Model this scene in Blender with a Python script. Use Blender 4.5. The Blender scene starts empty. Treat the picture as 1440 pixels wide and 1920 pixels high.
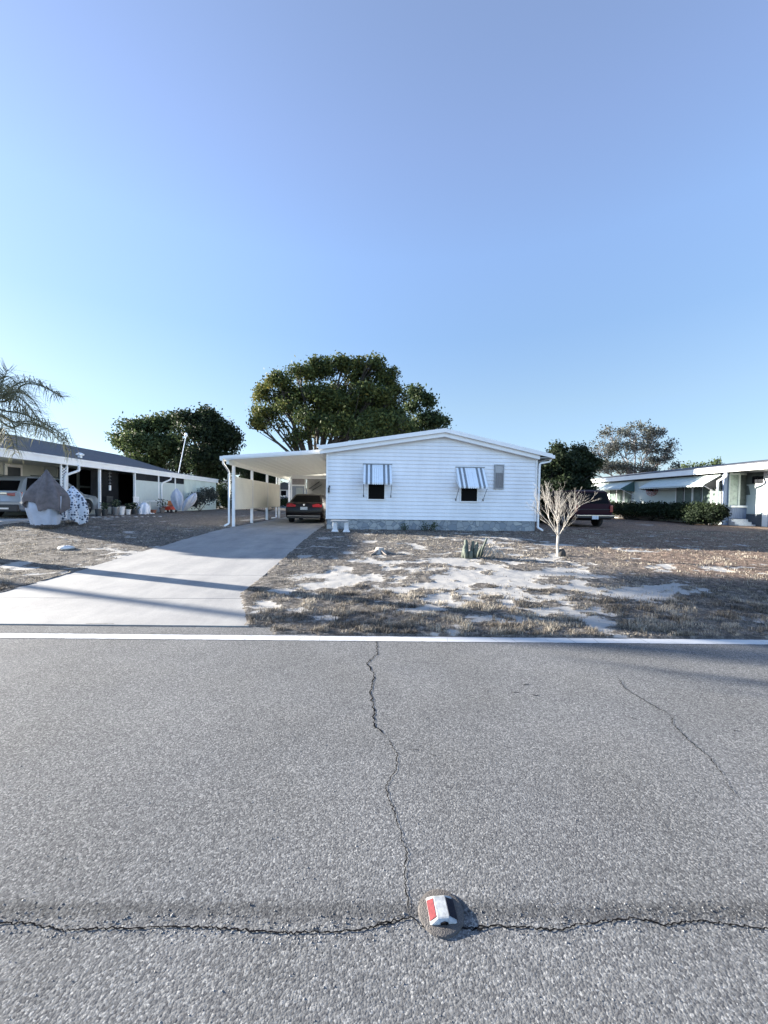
import bpy, math, random
import numpy as np
from mathutils import Vector, Matrix
R = math.radians
random.seed(7); rng = np.random.default_rng(11)
sc = bpy.context.scene; C = sc.collection

# ------------------------------------------------------------------ camera
F = 722.0; YAW = 30/722.; PITCH = 20/722.; ROLL = .014; EYE = Vector((0, 0, 1.5))
_f = Vector((math.sin(YAW)*math.cos(PITCH), math.cos(YAW)*math.cos(PITCH), -math.sin(PITCH)))
_r0 = Vector((math.cos(YAW), -math.sin(YAW), 0)); _u0 = _r0.cross(_f)
_r = (math.cos(ROLL)*_r0 + math.sin(ROLL)*_u0).normalized(); _u = _r.cross(_f).normalized()
cam = bpy.data.cameras.new('camera'); camo = bpy.data.objects.new('camera', cam); C.objects.link(camo)
cam.sensor_fit = 'VERTICAL'; cam.sensor_height = 36; cam.lens = F/1920*36
cam.clip_start = .05; cam.clip_end = 3000
camo.matrix_world = Matrix(((_r.x, _u.x, -_f.x, 0), (_r.y, _u.y, -_f.y, 0), (_r.z, _u.z, -_f.z, 1.5), (0, 0, 0, 1)))
sc.camera = camo

# ------------------------------------------------------------------ light
SUN_AZ = -70.0; SUN_EL = 13.0
w = bpy.data.worlds.new("World"); sc.world = w; w.use_nodes = True
wn = w.node_tree.nodes; wl = w.node_tree.links
sky = wn.new('ShaderNodeTexSky'); sky.sky_type = 'NISHITA'; sky.sun_disc = False
sky.sun_elevation = R(SUN_EL); sky.sun_rotation = R(SUN_AZ)
sky.air_density = 1.0; sky.dust_density = 0.3; sky.ozone_density = 2.5
# the sky texture is toned by direction: softer glare near the horizon ahead, sky behind the camera brightened as added fill for the house front
def wnode(t, **k):
    n = wn.new(t)
    for a, b in k.items(): setattr(n, a, b)
    return n
gam = wnode('ShaderNodeGamma'); gam.inputs[1].default_value = .62; wl.new(sky.outputs[0], gam.inputs[0])
wtc = wnode('ShaderNodeTexCoord'); wsep = wnode('ShaderNodeSeparateXYZ'); wl.new(wtc.outputs['Generated'], wsep.inputs[0])
wr = wnode('ShaderNodeValToRGB'); wl.new(wsep.outputs['Z'], wr.inputs[0]); we = wr.color_ramp.elements
SKYR = [(0.0,(.72,.78,.88)),(.12,(.74,.84,1.0)),(.23,(.80,.88,.98)),(.38,(.79,.91,1.1)),(.52,(.90,1.0,1.25)),(.664,(.94,.96,1.20)),(.783,(.92,.915,1.11)),(1.0,(.87,.87,1.06))]
while len(we) < len(SKYR): we.new(.5)
for e_, (p_, c_) in zip(we, SKYR): e_.position = p_; e_.color = (*c_, 1)
wm = wnode('ShaderNodeMix', data_type='RGBA', blend_type='MULTIPLY'); wm.inputs[0].default_value = 1; wl.new(gam.outputs[0], wm.inputs[6]); wl.new(wr.outputs[0], wm.inputs[7])
wy_ = wnode('ShaderNodeMapRange'); wy_.inputs['From Min'].default_value = .1; wy_.inputs['From Max'].default_value = -.7; wy_.inputs['To Min'].default_value = 1.0; wy_.inputs['To Max'].default_value = 1.9; wl.new(wsep.outputs['Y'], wy_.inputs[0])
wm2 = wnode('ShaderNodeMix', data_type='RGBA', blend_type='MULTIPLY'); wm2.inputs[0].default_value = 1; wl.new(wm.outputs[2], wm2.inputs[6]); wl.new(wy_.outputs[0], wm2.inputs[7])
wl.new(wm2.outputs[2], wn['Background'].inputs[0]); wn['Background'].inputs[1].default_value = .08
sd = Vector((math.sin(R(SUN_AZ))*math.cos(R(SUN_EL)), math.cos(R(SUN_AZ))*math.cos(R(SUN_EL)), math.sin(R(SUN_EL))))
sl = bpy.data.lights.new('sun', 'SUN'); sl.energy = 5.0; sl.angle = R(.6); sl.color = (1, .93, .82)
so = bpy.data.objects.new('sun', sl); C.objects.link(so); so.rotation_euler = sd.to_track_quat('Z', 'Y').to_euler()
so.location = (-20, 10, 12)
vs = sc.view_settings; vs.view_transform = 'Standard'; vs.look = 'None'; vs.gamma = 1; vs.exposure = 2.5

# ------------------------------------------------------------------ geometry helpers
def ray(px, py): return _r*((px-720)/F) + _u*((960-py)/F) + _f
def on_y(px, py, Y): d = ray(px, py); return EYE + d*(Y/d.y)
def on_x(px, py, X): d = ray(px, py); return EYE + d*(X/d.x)
def ss(a, b, x):
    t = np.clip((np.asarray(x, float)-a)/(b-a), 0, 1); return t*t*(3-2*t)
def gz(X, Y): return .36*ss(3.5, 16, Y) + ss(6, 13, -np.asarray(X, float))*ss(9, 17, Y)*.27
def gzf(X, Y): return float(gz(X, Y))
def gnd(px, py):
    z = 0
    for _ in range(25):
        d = ray(px, py); p = EYE + d*((z-1.5)/d.z); z = gzf(p.x, p.y)
    return p

class MB:
    def __init__(s): s.v = []; s.f = []; s.mi = []; s.m = 0
    def add(s, vs_, fs):
        n = len(s.v); s.v += [tuple(v) for v in vs_]; s.f += [tuple(i+n for i in f) for f in fs]; s.mi += [s.m]*len(fs); return s
    def box(s, x0, x1, y0, y1, z0, z1):
        return s.add([(x0,y0,z0),(x1,y0,z0),(x1,y1,z0),(x0,y1,z0),(x0,y0,z1),(x1,y0,z1),(x1,y1,z1),(x0,y1,z1)],
            [(0,3,2,1),(4,5,6,7),(0,1,5,4),(1,2,6,5),(2,3,7,6),(3,0,4,7)])
    def bar(s, p, q, w_, h, up=(0,0,1)):
        p = Vector(p); q = Vector(q); d = (q-p).normalized(); up = Vector(up)
        if abs(d.dot(up)) > .98: up = Vector((0,1,0))
        a = d.cross(up).normalized()*(w_/2); b = a.cross(d).normalized()*(h/2)
        vs_ = [p-a-b,p+a-b,p+a+b,p-a+b,q-a-b,q+a-b,q+a+b,q-a+b]
        return s.add(vs_, [(0,1,2,3),(7,6,5,4),(0,4,5,1),(1,5,6,2),(2,6,7,3),(3,7,4,0)])
    def tube(s, pts, rad, n=8, cap=True):
        pts = [Vector(p) for p in pts]
        rad = [rad]*len(pts) if not hasattr(rad, '__len__') else rad
        vs_ = []; fs = []; up = None
        for i, p in enumerate(pts):
            t = (pts[min(i+1, len(pts)-1)]-pts[max(i-1, 0)]).normalized()
            if up is None: up = Vector((0,0,1)) if abs(t.z) < .9 else Vector((0,1,0))
            a = t.cross(up); a = a.normalized() if a.length > 1e-6 else Vector((1,0,0)); b = a.cross(t).normalized(); up = b
            for k in range(n):
                an = 2*math.pi*k/n; vs_.append(p+(a*math.cos(an)+b*math.sin(an))*rad[i])
        for i in range(len(pts)-1):
            for k in range(n):
                k2 = (k+1) % n; fs.append((i*n+k, i*n+k2, (i+1)*n+k2, (i+1)*n+k))
        if cap: fs += [tuple(range(n-1,-1,-1)), tuple((len(pts)-1)*n+k for k in range(n))]
        return s.add(vs_, fs)
    def lathe(s, prof, c=(0,0,0), n=16, axis='z', jit=0):
        vs_ = []; fs = []; c = Vector(c)
        for (r_, h) in prof:
            for k in range(n):
                an = 2*math.pi*k/n; rr = r_*(1+random.uniform(-jit, jit)); u_, v_ = rr*math.cos(an), rr*math.sin(an)
                vs_.append(c+Vector((u_, v_, h) if axis == 'z' else (h, u_, v_) if axis == 'x' else (u_, h, v_)))
        m = len(prof)
        for i in range(m-1):
            for k in range(n): k2 = (k+1) % n; fs.append((i*n+k, i*n+k2, (i+1)*n+k2, (i+1)*n+k))
        fs += [tuple(range(n-1,-1,-1)), tuple((m-1)*n+k for k in range(n))]
        return s.add(vs_, fs)
    def poly(s, pts): return s.add(pts, [tuple(range(len(pts)))])
    def slab(s, pts, d):     # a polygon given thickness d (a vector)
        n = len(pts); d = Vector(d); pts = [Vector(p) for p in pts]
        return s.add(pts+[p+d for p in pts], [tuple(range(n-1,-1,-1)), tuple(range(n, 2*n))]+[(i, (i+1)%n, n+(i+1)%n, n+i) for i in range(n)])
    def blob(s, c, r_, n=10, m=7, jit=.12, flat=0):
        c = Vector(c); vs_ = []; fs = []
        for i in range(m+1):
            th = math.pi*i/m
            for k in range(n):
                ph = 2*math.pi*k/n; j = 1+random.uniform(-jit, jit)
                z = math.cos(th)*r_[2]*j
                if flat and z < -flat: z = -flat
                vs_.append(c+Vector((math.sin(th)*math.cos(ph)*r_[0]*j, math.sin(th)*math.sin(ph)*r_[1]*j, z)))
        for i in range(m):
            for k in range(n): k2 = (k+1)%n; fs.append(((i+1)*n+k, (i+1)*n+k2, i*n+k2, i*n+k))
        return s.add(vs_, fs)
    def build(s, name, mats, parent=None, smooth=False, bevel=0, recalc=True, local=True):
        me = bpy.data.meshes.new(name)
        off = Vector(parent_world(parent)) if (parent is not None and local) else Vector((0,0,0))
        v = s.v if off.length == 0 else [(a[0]-off.x, a[1]-off.y, a[2]-off.z) for a in s.v]
        me.from_pydata(v, [], s.f); me.update()
        for m_ in (mats if isinstance(mats, (list, tuple)) else [mats]): me.materials.append(m_)
        if max(s.mi or [0]): me.polygons.foreach_set('material_index', s.mi)
        if recalc:
            import bmesh
            b = bmesh.new(); b.from_mesh(me); bmesh.ops.recalc_face_normals(b, faces=b.faces); b.to_mesh(me); b.free()
        if smooth:
            me.polygons.foreach_set('use_smooth', [True]*len(me.polygons))
            if smooth != 'full': me.set_sharp_from_angle(angle=R(38))
        o = bpy.data.objects.new(name, me); C.objects.link(o)
        if parent is not None: o.parent = parent
        if bevel:
            md = o.modifiers.new('bevel', 'BEVEL'); md.width = bevel; md.segments = 2; md.limit_method = 'ANGLE'
        return o
def parent_world(p):
    v = Vector(p.location)
    while p.parent is not None: p = p.parent; v = v + Vector(p.location)
    return v
def tag(o, label=None, cat=None, group=None, kind=None):
    if label: o['label'] = label
    if cat: o['category'] = cat
    if group: o['group'] = group
    if kind: o['kind'] = kind
    return o
def thing(name, loc, label, cat, group=None):
    o = bpy.data.objects.new(name, None); o.empty_display_size = .2; C.objects.link(o); o.location = loc
    return tag(o, label, cat, group)
def copy_tree(o, parent=None):
    c = o.copy(); C.objects.link(c); c.parent = parent
    for ch in list(o.children): copy_tree(ch, c)
    return c
def np_mesh(name, V, Fq, mats, parent=None, attrs=None, smooth=False):
    """V (n,3), Fq (m,4) quads, fast path"""
    me = bpy.data.meshes.new(name); k = Fq.shape[1]
    me.vertices.add(len(V)); me.vertices.foreach_set('co', np.ascontiguousarray(V, dtype=np.float32).ravel())
    me.loops.add(Fq.size); me.loops.foreach_set('vertex_index', Fq.astype(np.int32).ravel())
    me.polygons.add(len(Fq)); me.polygons.foreach_set('loop_start', np.arange(0, Fq.size, k, dtype=np.int32))
    me.update(calc_edges=True); me.validate()
    for m_ in (mats if isinstance(mats, (list, tuple)) else [mats]): me.materials.append(m_)
    for an, (dom, arr) in (attrs or {}).items():
        a = me.attributes.new(an, 'FLOAT', dom); a.data.foreach_set('value', np.ascontiguousarray(arr, dtype=np.float32))
    if smooth: me.polygons.foreach_set('use_smooth', [True]*len(me.polygons))
    o = bpy.data.objects.new(name, me); C.objects.link(o)
    if parent is not None: o.parent = parent
    return o

# ------------------------------------------------------------------ value noise in numpy
_P = rng.random((256, 256))
def vnoise(x, y):
    xi = np.floor(x).astype(int); yi = np.floor(y).astype(int); xf = x-xi; yf = y-yi
    u_ = xf*xf*(3-2*xf); v_ = yf*yf*(3-2*yf); a = lambda i, j: _P[(xi+i) & 255, (yi+j) & 255]
    return (a(0,0)*(1-u_)+a(1,0)*u_)*(1-v_)+(a(0,1)*(1-u_)+a(1,1)*u_)*v_
def fbm(x, y, o=4):
    s = 0; a = .5; t = 0
    for i in range(o): s = s+a*vnoise(x*2**i+17.3*i, y*2**i+5.1*i); t += a; a *= .5
    return s/t

# ------------------------------------------------------------------ materials
def newmat(name):
    m = bpy.data.materials.new(name); m.use_nodes = True; return m, m.node_tree.nodes, m.node_tree.links, m.node_tree.nodes['Principled BSDF']
def N(nt, t, **k):
    n = nt.new(t)
    for a, b in k.items():
        if a in n.inputs: n.inputs[a].default_value = b
        else: setattr(n, a, b)
    return n
def mat(name, col, rough=.6, metal=0, var=.12, scale=6, bump=0, bscale=40, spec=.5, coat=0, col2=None, stretch=None):
    m, n, l, b = newmat(name)
    b.inputs['Roughness'].default_value = rough; b.inputs['Metallic'].default_value = metal
    b.inputs['Specular IOR Level'].default_value = spec
    if coat: b.inputs['Coat Weight'].default_value = coat; b.inputs['Coat Roughness'].default_value = .05
    tc = n.new('ShaderNodeTexCoord'); src = tc.outputs['Object']
    if stretch:
        mp = N(n, 'ShaderNodeMapping'); mp.inputs['Scale'].default_value = stretch; l.new(src, mp.inputs[0]); src = mp.outputs[0]
    no = N(n, 'ShaderNodeTexNoise', Scale=scale, Detail=6.0, Roughness=.65); l.new(src, no.inputs['Vector'])
    mx = N(n, 'ShaderNodeMix', data_type='RGBA'); l.new(no.outputs['Fac'], mx.inputs[0])
    c2 = col2 or tuple(c*(1-var) for c in col)
    lo = tuple(min(1, c*(1+var*.5)) for c in col) if not col2 else col
    mr = N(n, 'ShaderNodeMapRange'); mr.inputs['From Min'].default_value = .35; mr.inputs['From Max'].default_value = .65
    l.new(no.outputs['Fac'], mr.inputs[0]); l.new(mr.outputs[0], mx.inputs[0])
    mx.inputs[6].default_value = (*lo, 1); mx.inputs[7].default_value = (*c2, 1)
    l.new(mx.outputs[2], b.inputs['Base Color'])
    if bump:
        n2 = N(n, 'ShaderNodeTexNoise', Scale=bscale, Detail=4.0); l.new(src, n2.inputs['Vector'])
        bp = N(n, 'ShaderNodeBump', Strength=bump, Distance=.01); l.new(n2.outputs['Fac'], bp.inputs['Height']); l.new(bp.outputs[0], b.inputs['Normal'])
    return m
M = {}
M['white_siding'] = mat('white_siding', (.80,.81,.83), .45, var=.11, scale=.9, stretch=(1,1,.35))
M['white_trim'] = mat('white_trim', (.82,.82,.82), .4, var=.05, scale=2)
M['roof_white'] = mat('roof_white', (.74,.75,.76), .5, var=.12, scale=1.5)
M['ceiling'] = mat('carport_ceiling', (.82,.81,.74), .55, var=.04)
M['cream_siding'] = mat('cream_siding', (.80,.77,.68), .5, var=.06, scale=2)
M['dark_glass'] = mat('dark_glass', (.003,.003,.004), .35, var=.1, spec=.06)
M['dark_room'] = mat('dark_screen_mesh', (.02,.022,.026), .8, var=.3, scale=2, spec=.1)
M['grey_blind'] = mat('grey_blind', (.20,.19,.19), .6, var=.15, scale=30, stretch=(8,1,1))
M['pale_blind'] = mat('pale_blind', (.42,.42,.42), .6, var=.15, scale=30)
M['awning_white'] = mat('awning_white', (.74,.80,.86), .4, var=.06)
M['awning_grey'] = mat('awning_grey', (.19,.215,.24), .45, var=.1)
M['metal_grey'] = mat('metal_grey', (.25,.26,.28), .4, metal=.6, var=.1)
M['metal_dark'] = mat('metal_dark', (.06,.065,.07), .5, metal=.3, var=.2)
M['shingle'] = mat('slate_shingle', (.085,.088,.10), .85, var=.35, scale=9, bump=.5, bscale=25, stretch=(1,1,3))
M['greenish_wall'] = mat('greenish_wall', (.50,.53,.50), .6, var=.06)
M['pale_green_wall'] = mat('pale_green_wall', (.60,.68,.62), .6, var=.1, scale=2)
M['white_wall_sun'] = mat('white_vinyl_wall', (.50,.56,.54), .5, var=.04)
M['concrete_white'] = mat('white_cast_concrete', (.68,.68,.69), .8, var=.15, scale=12, bump=.3)
M['slab'] = mat('slab_concrete', (.42,.42,.42), .85, var=.2, scale=3, bump=.2)
M['rubber'] = mat('black_rubber', (.018,.018,.02), .8, var=.2)
M['alloy'] = mat('wheel_alloy', (.5,.5,.52), .35, metal=.8, var=.1)
M['silver_paint'] = mat('silver_paint', (.30,.32,.34), .3, metal=.4, var=.04, coat=.6)
M['maroon_black'] = mat('maroon_black_paint', (.005,.002,.0025), .35, metal=.0, var=.1, coat=.15, spec=.3)
M['plum_paint'] = mat('plum_paint', (.020,.003,.007), .5, metal=.0, var=.1, coat=.0, spec=.12)
M['tail_red'] = mat('red_tail_lens', (.22,.010,.012), .2, var=.15, scale=30, coat=.6)
M['plate'] = mat('number_plate', (.55,.60,.66), .5, var=.3, scale=25)
M['chrome'] = mat('chrome_trim', (.75,.76,.78), .15, metal=1, var=.05)
M['black_plastic'] = mat('black_plastic', (.02,.02,.022), .6, var=.15)
M['bark'] = mat('bark', (.05,.045,.04), .9, var=.4, scale=12, bump=.6)
M['pale_bark'] = mat('pale_dead_bark', (.36,.335,.30), .85, var=.3, scale=20, bump=.4)
M['grey_cloth'] = mat('grey_brown_cloth', (.145,.13,.135), .95, var=.3, scale=5, bump=.4, bscale=15)
M['pale_cloth'] = mat('pale_blue_cloth', (.42,.46,.54), .9, var=.12, scale=4, bump=.3, bscale=10)
M['white_cloth'] = mat('white_cloth', (.66,.70,.78), .9, var=.1, scale=4, bump=.3, bscale=10)
M['red_plastic'] = mat('red_plastic', (.55,.06,.035), .4, var=.15)
M['orange_plastic'] = mat('orange_plastic', (.6,.18,.05), .5, var=.15)
M['wood_grey'] = mat('weathered_wood', (.20,.17,.15), .85, var=.3, scale=8, stretch=(1,1,8))
M['terracotta'] = mat('terracotta', (.32,.14,.09), .8, var=.2)
M['stone_edge'] = mat('edging_stone', (.40,.38,.36), .9, var=.35, scale=8, bump=.6)
M['blue_house'] = mat('blue_grey_siding', (.25,.30,.38), .6, var=.08)
M['porch_blue'] = mat('porch_blue_panel', (.075,.105,.17), .5, var=.1)
M['porch_glass'] = mat('green_tinted_panes', (.12,.16,.145), .35, var=.3, scale=3, spec=.2)
M['black_edge'] = mat('black_awning_edge', (.03,.03,.03), .6)
M['teal_side'] = mat('awning_teal_side', (.06,.12,.115), .5, var=.15)
M['pad'] = mat('bitumen_pad', (.075,.068,.064), .75, var=.3, scale=60, bump=.5, bscale=200)
M['sedan_lamp'] = mat('bright_red_lens', (.42,.012,.02), .3, var=.2, scale=30, coat=.4)
M['lens_red'] = mat('red_reflector', (.16,.024,.026), .4, var=.3, scale=60, coat=.1)
M['lens_blue'] = mat('dark_blue_reflector', (.006,.008,.018), .5, var=.3, scale=60, coat=.0, spec=.15)
M['marker_body'] = mat('marker_white_plastic', (.34,.355,.36), .5, var=.35, scale=45)
M['crack'] = mat('crack_dark', (.010,.010,.011), 1.0, var=.4, scale=60, spec=.0)
M['crack_soft'] = mat('crack_soft_dark', (.05,.05,.052), 1.0, var=.4, scale=60, spec=.0)

def leaf_mat(name, cols, tr=.25):
    m, n, l, b = newmat(name); at_ = N(n, 'ShaderNodeAttribute', attribute_name='tint'); cr = N(n, 'ShaderNodeValToRGB')
    e = cr.color_ramp.elements
    while len(e) < len(cols): e.new(.5)
    for i, c in enumerate(cols): e[i].position = i/(len(cols)-1); e[i].color = (*c, 1)
    l.new(at_.outputs['Fac'], cr.inputs[0]); l.new(cr.outputs[0], b.inputs['Base Color'])
    b.inputs['Roughness'].default_value = .65; b.inputs['Specular IOR Level'].default_value = .15
    if tr:
        t = N(n, 'ShaderNodeBsdfTranslucent'); l.new(cr.outputs[0], t.inputs[0]); mx = N(n, 'ShaderNodeMixShader'); mx.inputs[0].default_value = tr
        out = n['Material Output']; l.new(b.outputs[0], mx.inputs[1]); l.new(t.outputs[0], mx.inputs[2]); l.new(mx.outputs[0], out.inputs[0])
    return m
M['oak_leaf'] = leaf_mat('oak_leaves', [(.018,.028,.014),(.045,.066,.024),(.10,.115,.035),(.19,.155,.04)])
M['green_leaf'] = leaf_mat('dark_green_leaves', [(.015,.026,.014),(.038,.06,.025),(.085,.11,.045),(.15,.17,.075)])
M['ever_leaf'] = leaf_mat('evergreen_leaves', [(.010,.016,.010),(.022,.034,.016),(.045,.06,.025)])
M['grey_leaf'] = leaf_mat('grey_green_leaves', [(.04,.048,.042),(.085,.092,.082),(.16,.155,.155)])
M['palm_leaf'] = leaf_mat('palm_leaflets', [(.05,.06,.035),(.11,.12,.07),(.22,.21,.13),(.34,.31,.22)], .3)
M['dry_grass'] = leaf_mat('dry_grass_blades', [(.045,.041,.037),(.125,.108,.090),(.245,.214,.172),(.44,.395,.325)], .15)
M['weed'] = leaf_mat('weed_leaves', [(.03,.05,.03),(.07,.10,.06),(.15,.17,.12)])

# asphalt
def asphalt():
    m, n, l, b = newmat('asphalt'); tc = N(n, 'ShaderNodeTexCoord'); o = tc.outputs['Object']
    v = N(n, 'ShaderNodeTexVoronoi', Scale=135.0, Randomness=1.0); l.new(o, v.inputs['Vector'])
    v2 = N(n, 'ShaderNodeTexVoronoi', Scale=300.0, Randomness=1.0); l.new(o, v2.inputs['Vector'])
    sep = N(n, 'ShaderNodeSeparateColor'); l.new(v.outputs['Color'], sep.inputs[0])
    sep2 = N(n, 'ShaderNodeSeparateColor'); l.new(v2.outputs['Color'], sep2.inputs[0])
    ad = N(n, 'ShaderNodeMath', operation='MULTIPLY_ADD'); l.new(sep2.outputs[0], ad.inputs[0]); ad.inputs[1].default_value = .45; l.new(sep.outputs[0], ad.inputs[2])
    cr = N(n, 'ShaderNodeValToRGB'); e = cr.color_ramp.elements
    e[0].position = .08; e[0].color = (.060,.060,.063,1); e[1].position = 1.35/1.45; e[1].color = (.27,.267,.262,1)
    k = e.new(.45); k.color = (.112,.112,.113,1); k = e.new(.75); k.color = (.160,.159,.158,1)
    dv = N(n, 'ShaderNodeMath', operation='DIVIDE'); l.new(ad.outputs[0], dv.inputs[0]); dv.inputs[1].default_value = 1.45
    l.new(dv.outputs[0], cr.inputs[0])
    lo = N(n, 'ShaderNodeTexNoise', Scale=.9, Detail=5.0, Roughness=.6); l.new(o, lo.inputs['Vector'])
    mr = N(n, 'ShaderNodeMapRange'); mr.inputs['From Min'].default_value = .3; mr.inputs['From Max'].default_value = .7; mr.inputs['To Min'].default_value = .84; mr.inputs['To Max'].default_value = 1.12
    l.new(lo.outputs['Fac'], mr.inputs[0])
    hu = N(n, 'ShaderNodeTexNoise', Scale=1.7, Detail=3.0); l.new(o, hu.inputs['Vector'])
    tint = N(n, 'ShaderNodeMix', data_type='RGBA'); l.new(hu.outputs['Fac'], tint.inputs[0]); tint.inputs[6].default_value = (1.12,1.11,1.07,1); tint.inputs[7].default_value = (1.0,1.02,1.04,1)
    mm = N(n, 'ShaderNodeMix', data_type='RGBA', blend_type='MULTIPLY'); mm.inputs[0].default_value = 1; l.new(cr.outputs[0], mm.inputs[6]); l.new(mr.outputs[0], mm.inputs[7])
    m2 = N(n, 'ShaderNodeMix', data_type='RGBA', blend_type='MULTIPLY'); m2.inputs[0].default_value = 1; l.new(mm.outputs[2], m2.inputs[6]); l.new(tint.outputs[2], m2.inputs[7])
    sx = N(n, 'ShaderNodeSeparateXYZ'); l.new(o, sx.inputs[0])
    jd = N(n, 'ShaderNodeMath', operation='MULTIPLY_ADD'); l.new(sx.outputs['X'], jd.inputs[0]); jd.inputs[1].default_value = .03; l.new(sx.outputs['Y'], jd.inputs[2])
    js = N(n, 'ShaderNodeMath', operation='SUBTRACT'); l.new(jd.outputs[0], js.inputs[0]); js.inputs[1].default_value = 1.372
    ja = N(n, 'ShaderNodeMath', operation='ABSOLUTE'); l.new(js.outputs[0], ja.inputs[0])
    jn = N(n, 'ShaderNodeTexNoise', Scale=26.0, Detail=4.0, Roughness=.8); l.new(o, jn.inputs['Vector'])
    jm = N(n, 'ShaderNodeMath', operation='MULTIPLY_ADD'); l.new(jn.outputs['Fac'], jm.inputs[0]); jm.inputs[1].default_value = -.09; l.new(ja.outputs[0], jm.inputs[2])
    jr = N(n, 'ShaderNodeMapRange', interpolation_type='SMOOTHSTEP'); jr.inputs['From Min'].default_value = -.035; jr.inputs['From Max'].default_value = .0; jr.inputs['To Min'].default_value = .66; jr.inputs['To Max'].default_value = 1.0; l.new(jm.outputs[0], jr.inputs[0])
    m4 = N(n, 'ShaderNodeMix', data_type='RGBA', blend_type='MULTIPLY'); m4.inputs[0].default_value = 1; l.new(m2.outputs[2], m4.inputs[6]); l.new(jr.outputs[0], m4.inputs[7]); m2 = m4
    l.new(m2.outputs[2], b.inputs['Base Color']); b.inputs['Roughness'].default_value = .95; b.inputs['Specular IOR Level'].default_value = .1
    h = N(n, 'ShaderNodeTexNoise', Scale=160.0, Detail=3.0, Roughness=.7); l.new(o, h.inputs['Vector'])
    hs = N(n, 'ShaderNodeMath', operation='MULTIPLY_ADD'); l.new(v.outputs['Distance'], hs.inputs[0]); hs.inputs[1].default_value = -.9; l.new(h.outputs['Fac'], hs.inputs[2])
    bp = N(n, 'ShaderNodeBump', Strength=.38, Distance=.0035); l.new(hs.outputs[0], bp.inputs['Height']); l.new(bp.outputs[0], b.inputs['Normal'])
    return m
M['asphalt'] = asphalt()
def concrete():
    m, n, l, b = newmat('driveway_concrete'); tc = N(n, 'ShaderNodeTexCoord'); o = tc.outputs['Object']
    a = N(n, 'ShaderNodeTexNoise', Scale=1.6, Detail=12.0, Roughness=.8); l.new(o, a.inputs['Vector'])
    mp = N(n, 'ShaderNodeMapping'); mp.inputs['Scale'].default_value = (1.6, .45, 1); mp.inputs['Rotation'].default_value = (0,0,.12); l.new(o, mp.inputs[0])
    s = N(n, 'ShaderNodeTexNoise', Scale=1.5, Detail=5.0, Roughness=.6); l.new(mp.outputs[0], s.inputs['Vector'])
    f = N(n, 'ShaderNodeTexNoise', Scale=120.0, Detail=3.0, Roughness=.7); l.new(o, f.inputs['Vector'])
    cr = N(n, 'ShaderNodeValToRGB'); e = cr.color_ramp.elements; e[0].position = .3; e[0].color = (.17,.17,.175,1); e[1].position = .68; e[1].color = (.335,.325,.305,1)
    mx = N(n, 'ShaderNodeMath', operation='MULTIPLY_ADD'); l.new(s.outputs['Fac'], mx.inputs[0]); mx.inputs[1].default_value = .5
    m3 = N(n, 'ShaderNodeMath', operation='MULTIPLY'); l.new(a.outputs['Fac'], m3.inputs[0]); m3.inputs[1].default_value = .5; l.new(m3.outputs[0], mx.inputs[2])
    l.new(mx.outputs[0], cr.inputs[0])
    mr = N(n, 'ShaderNodeMapRange'); mr.inputs['From Min'].default_value = .3; mr.inputs['From Max'].default_value = .7; mr.inputs['To Min'].default_value = .72; mr.inputs['To Max'].default_value = 1.2; l.new(f.outputs['Fac'], mr.inputs[0])
    mm = N(n, 'ShaderNodeMix', data_type='RGBA', blend_type='MULTIPLY'); mm.inputs[0].default_value = 1; l.new(cr.outputs[0], mm.inputs[6]); l.new(mr.outputs[0], mm.inputs[7])
    l.new(mm.outputs[2], b.inputs['Base Color']); b.inputs['Roughness'].default_value = .85
    bp = N(n, 'ShaderNodeBump', Strength=.35, Distance=.003); l.new(f.outputs['Fac'], bp.inputs['Height']); l.new(bp.outputs[0], b.inputs['Normal'])
    return m
M['concrete'] = concrete()
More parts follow.
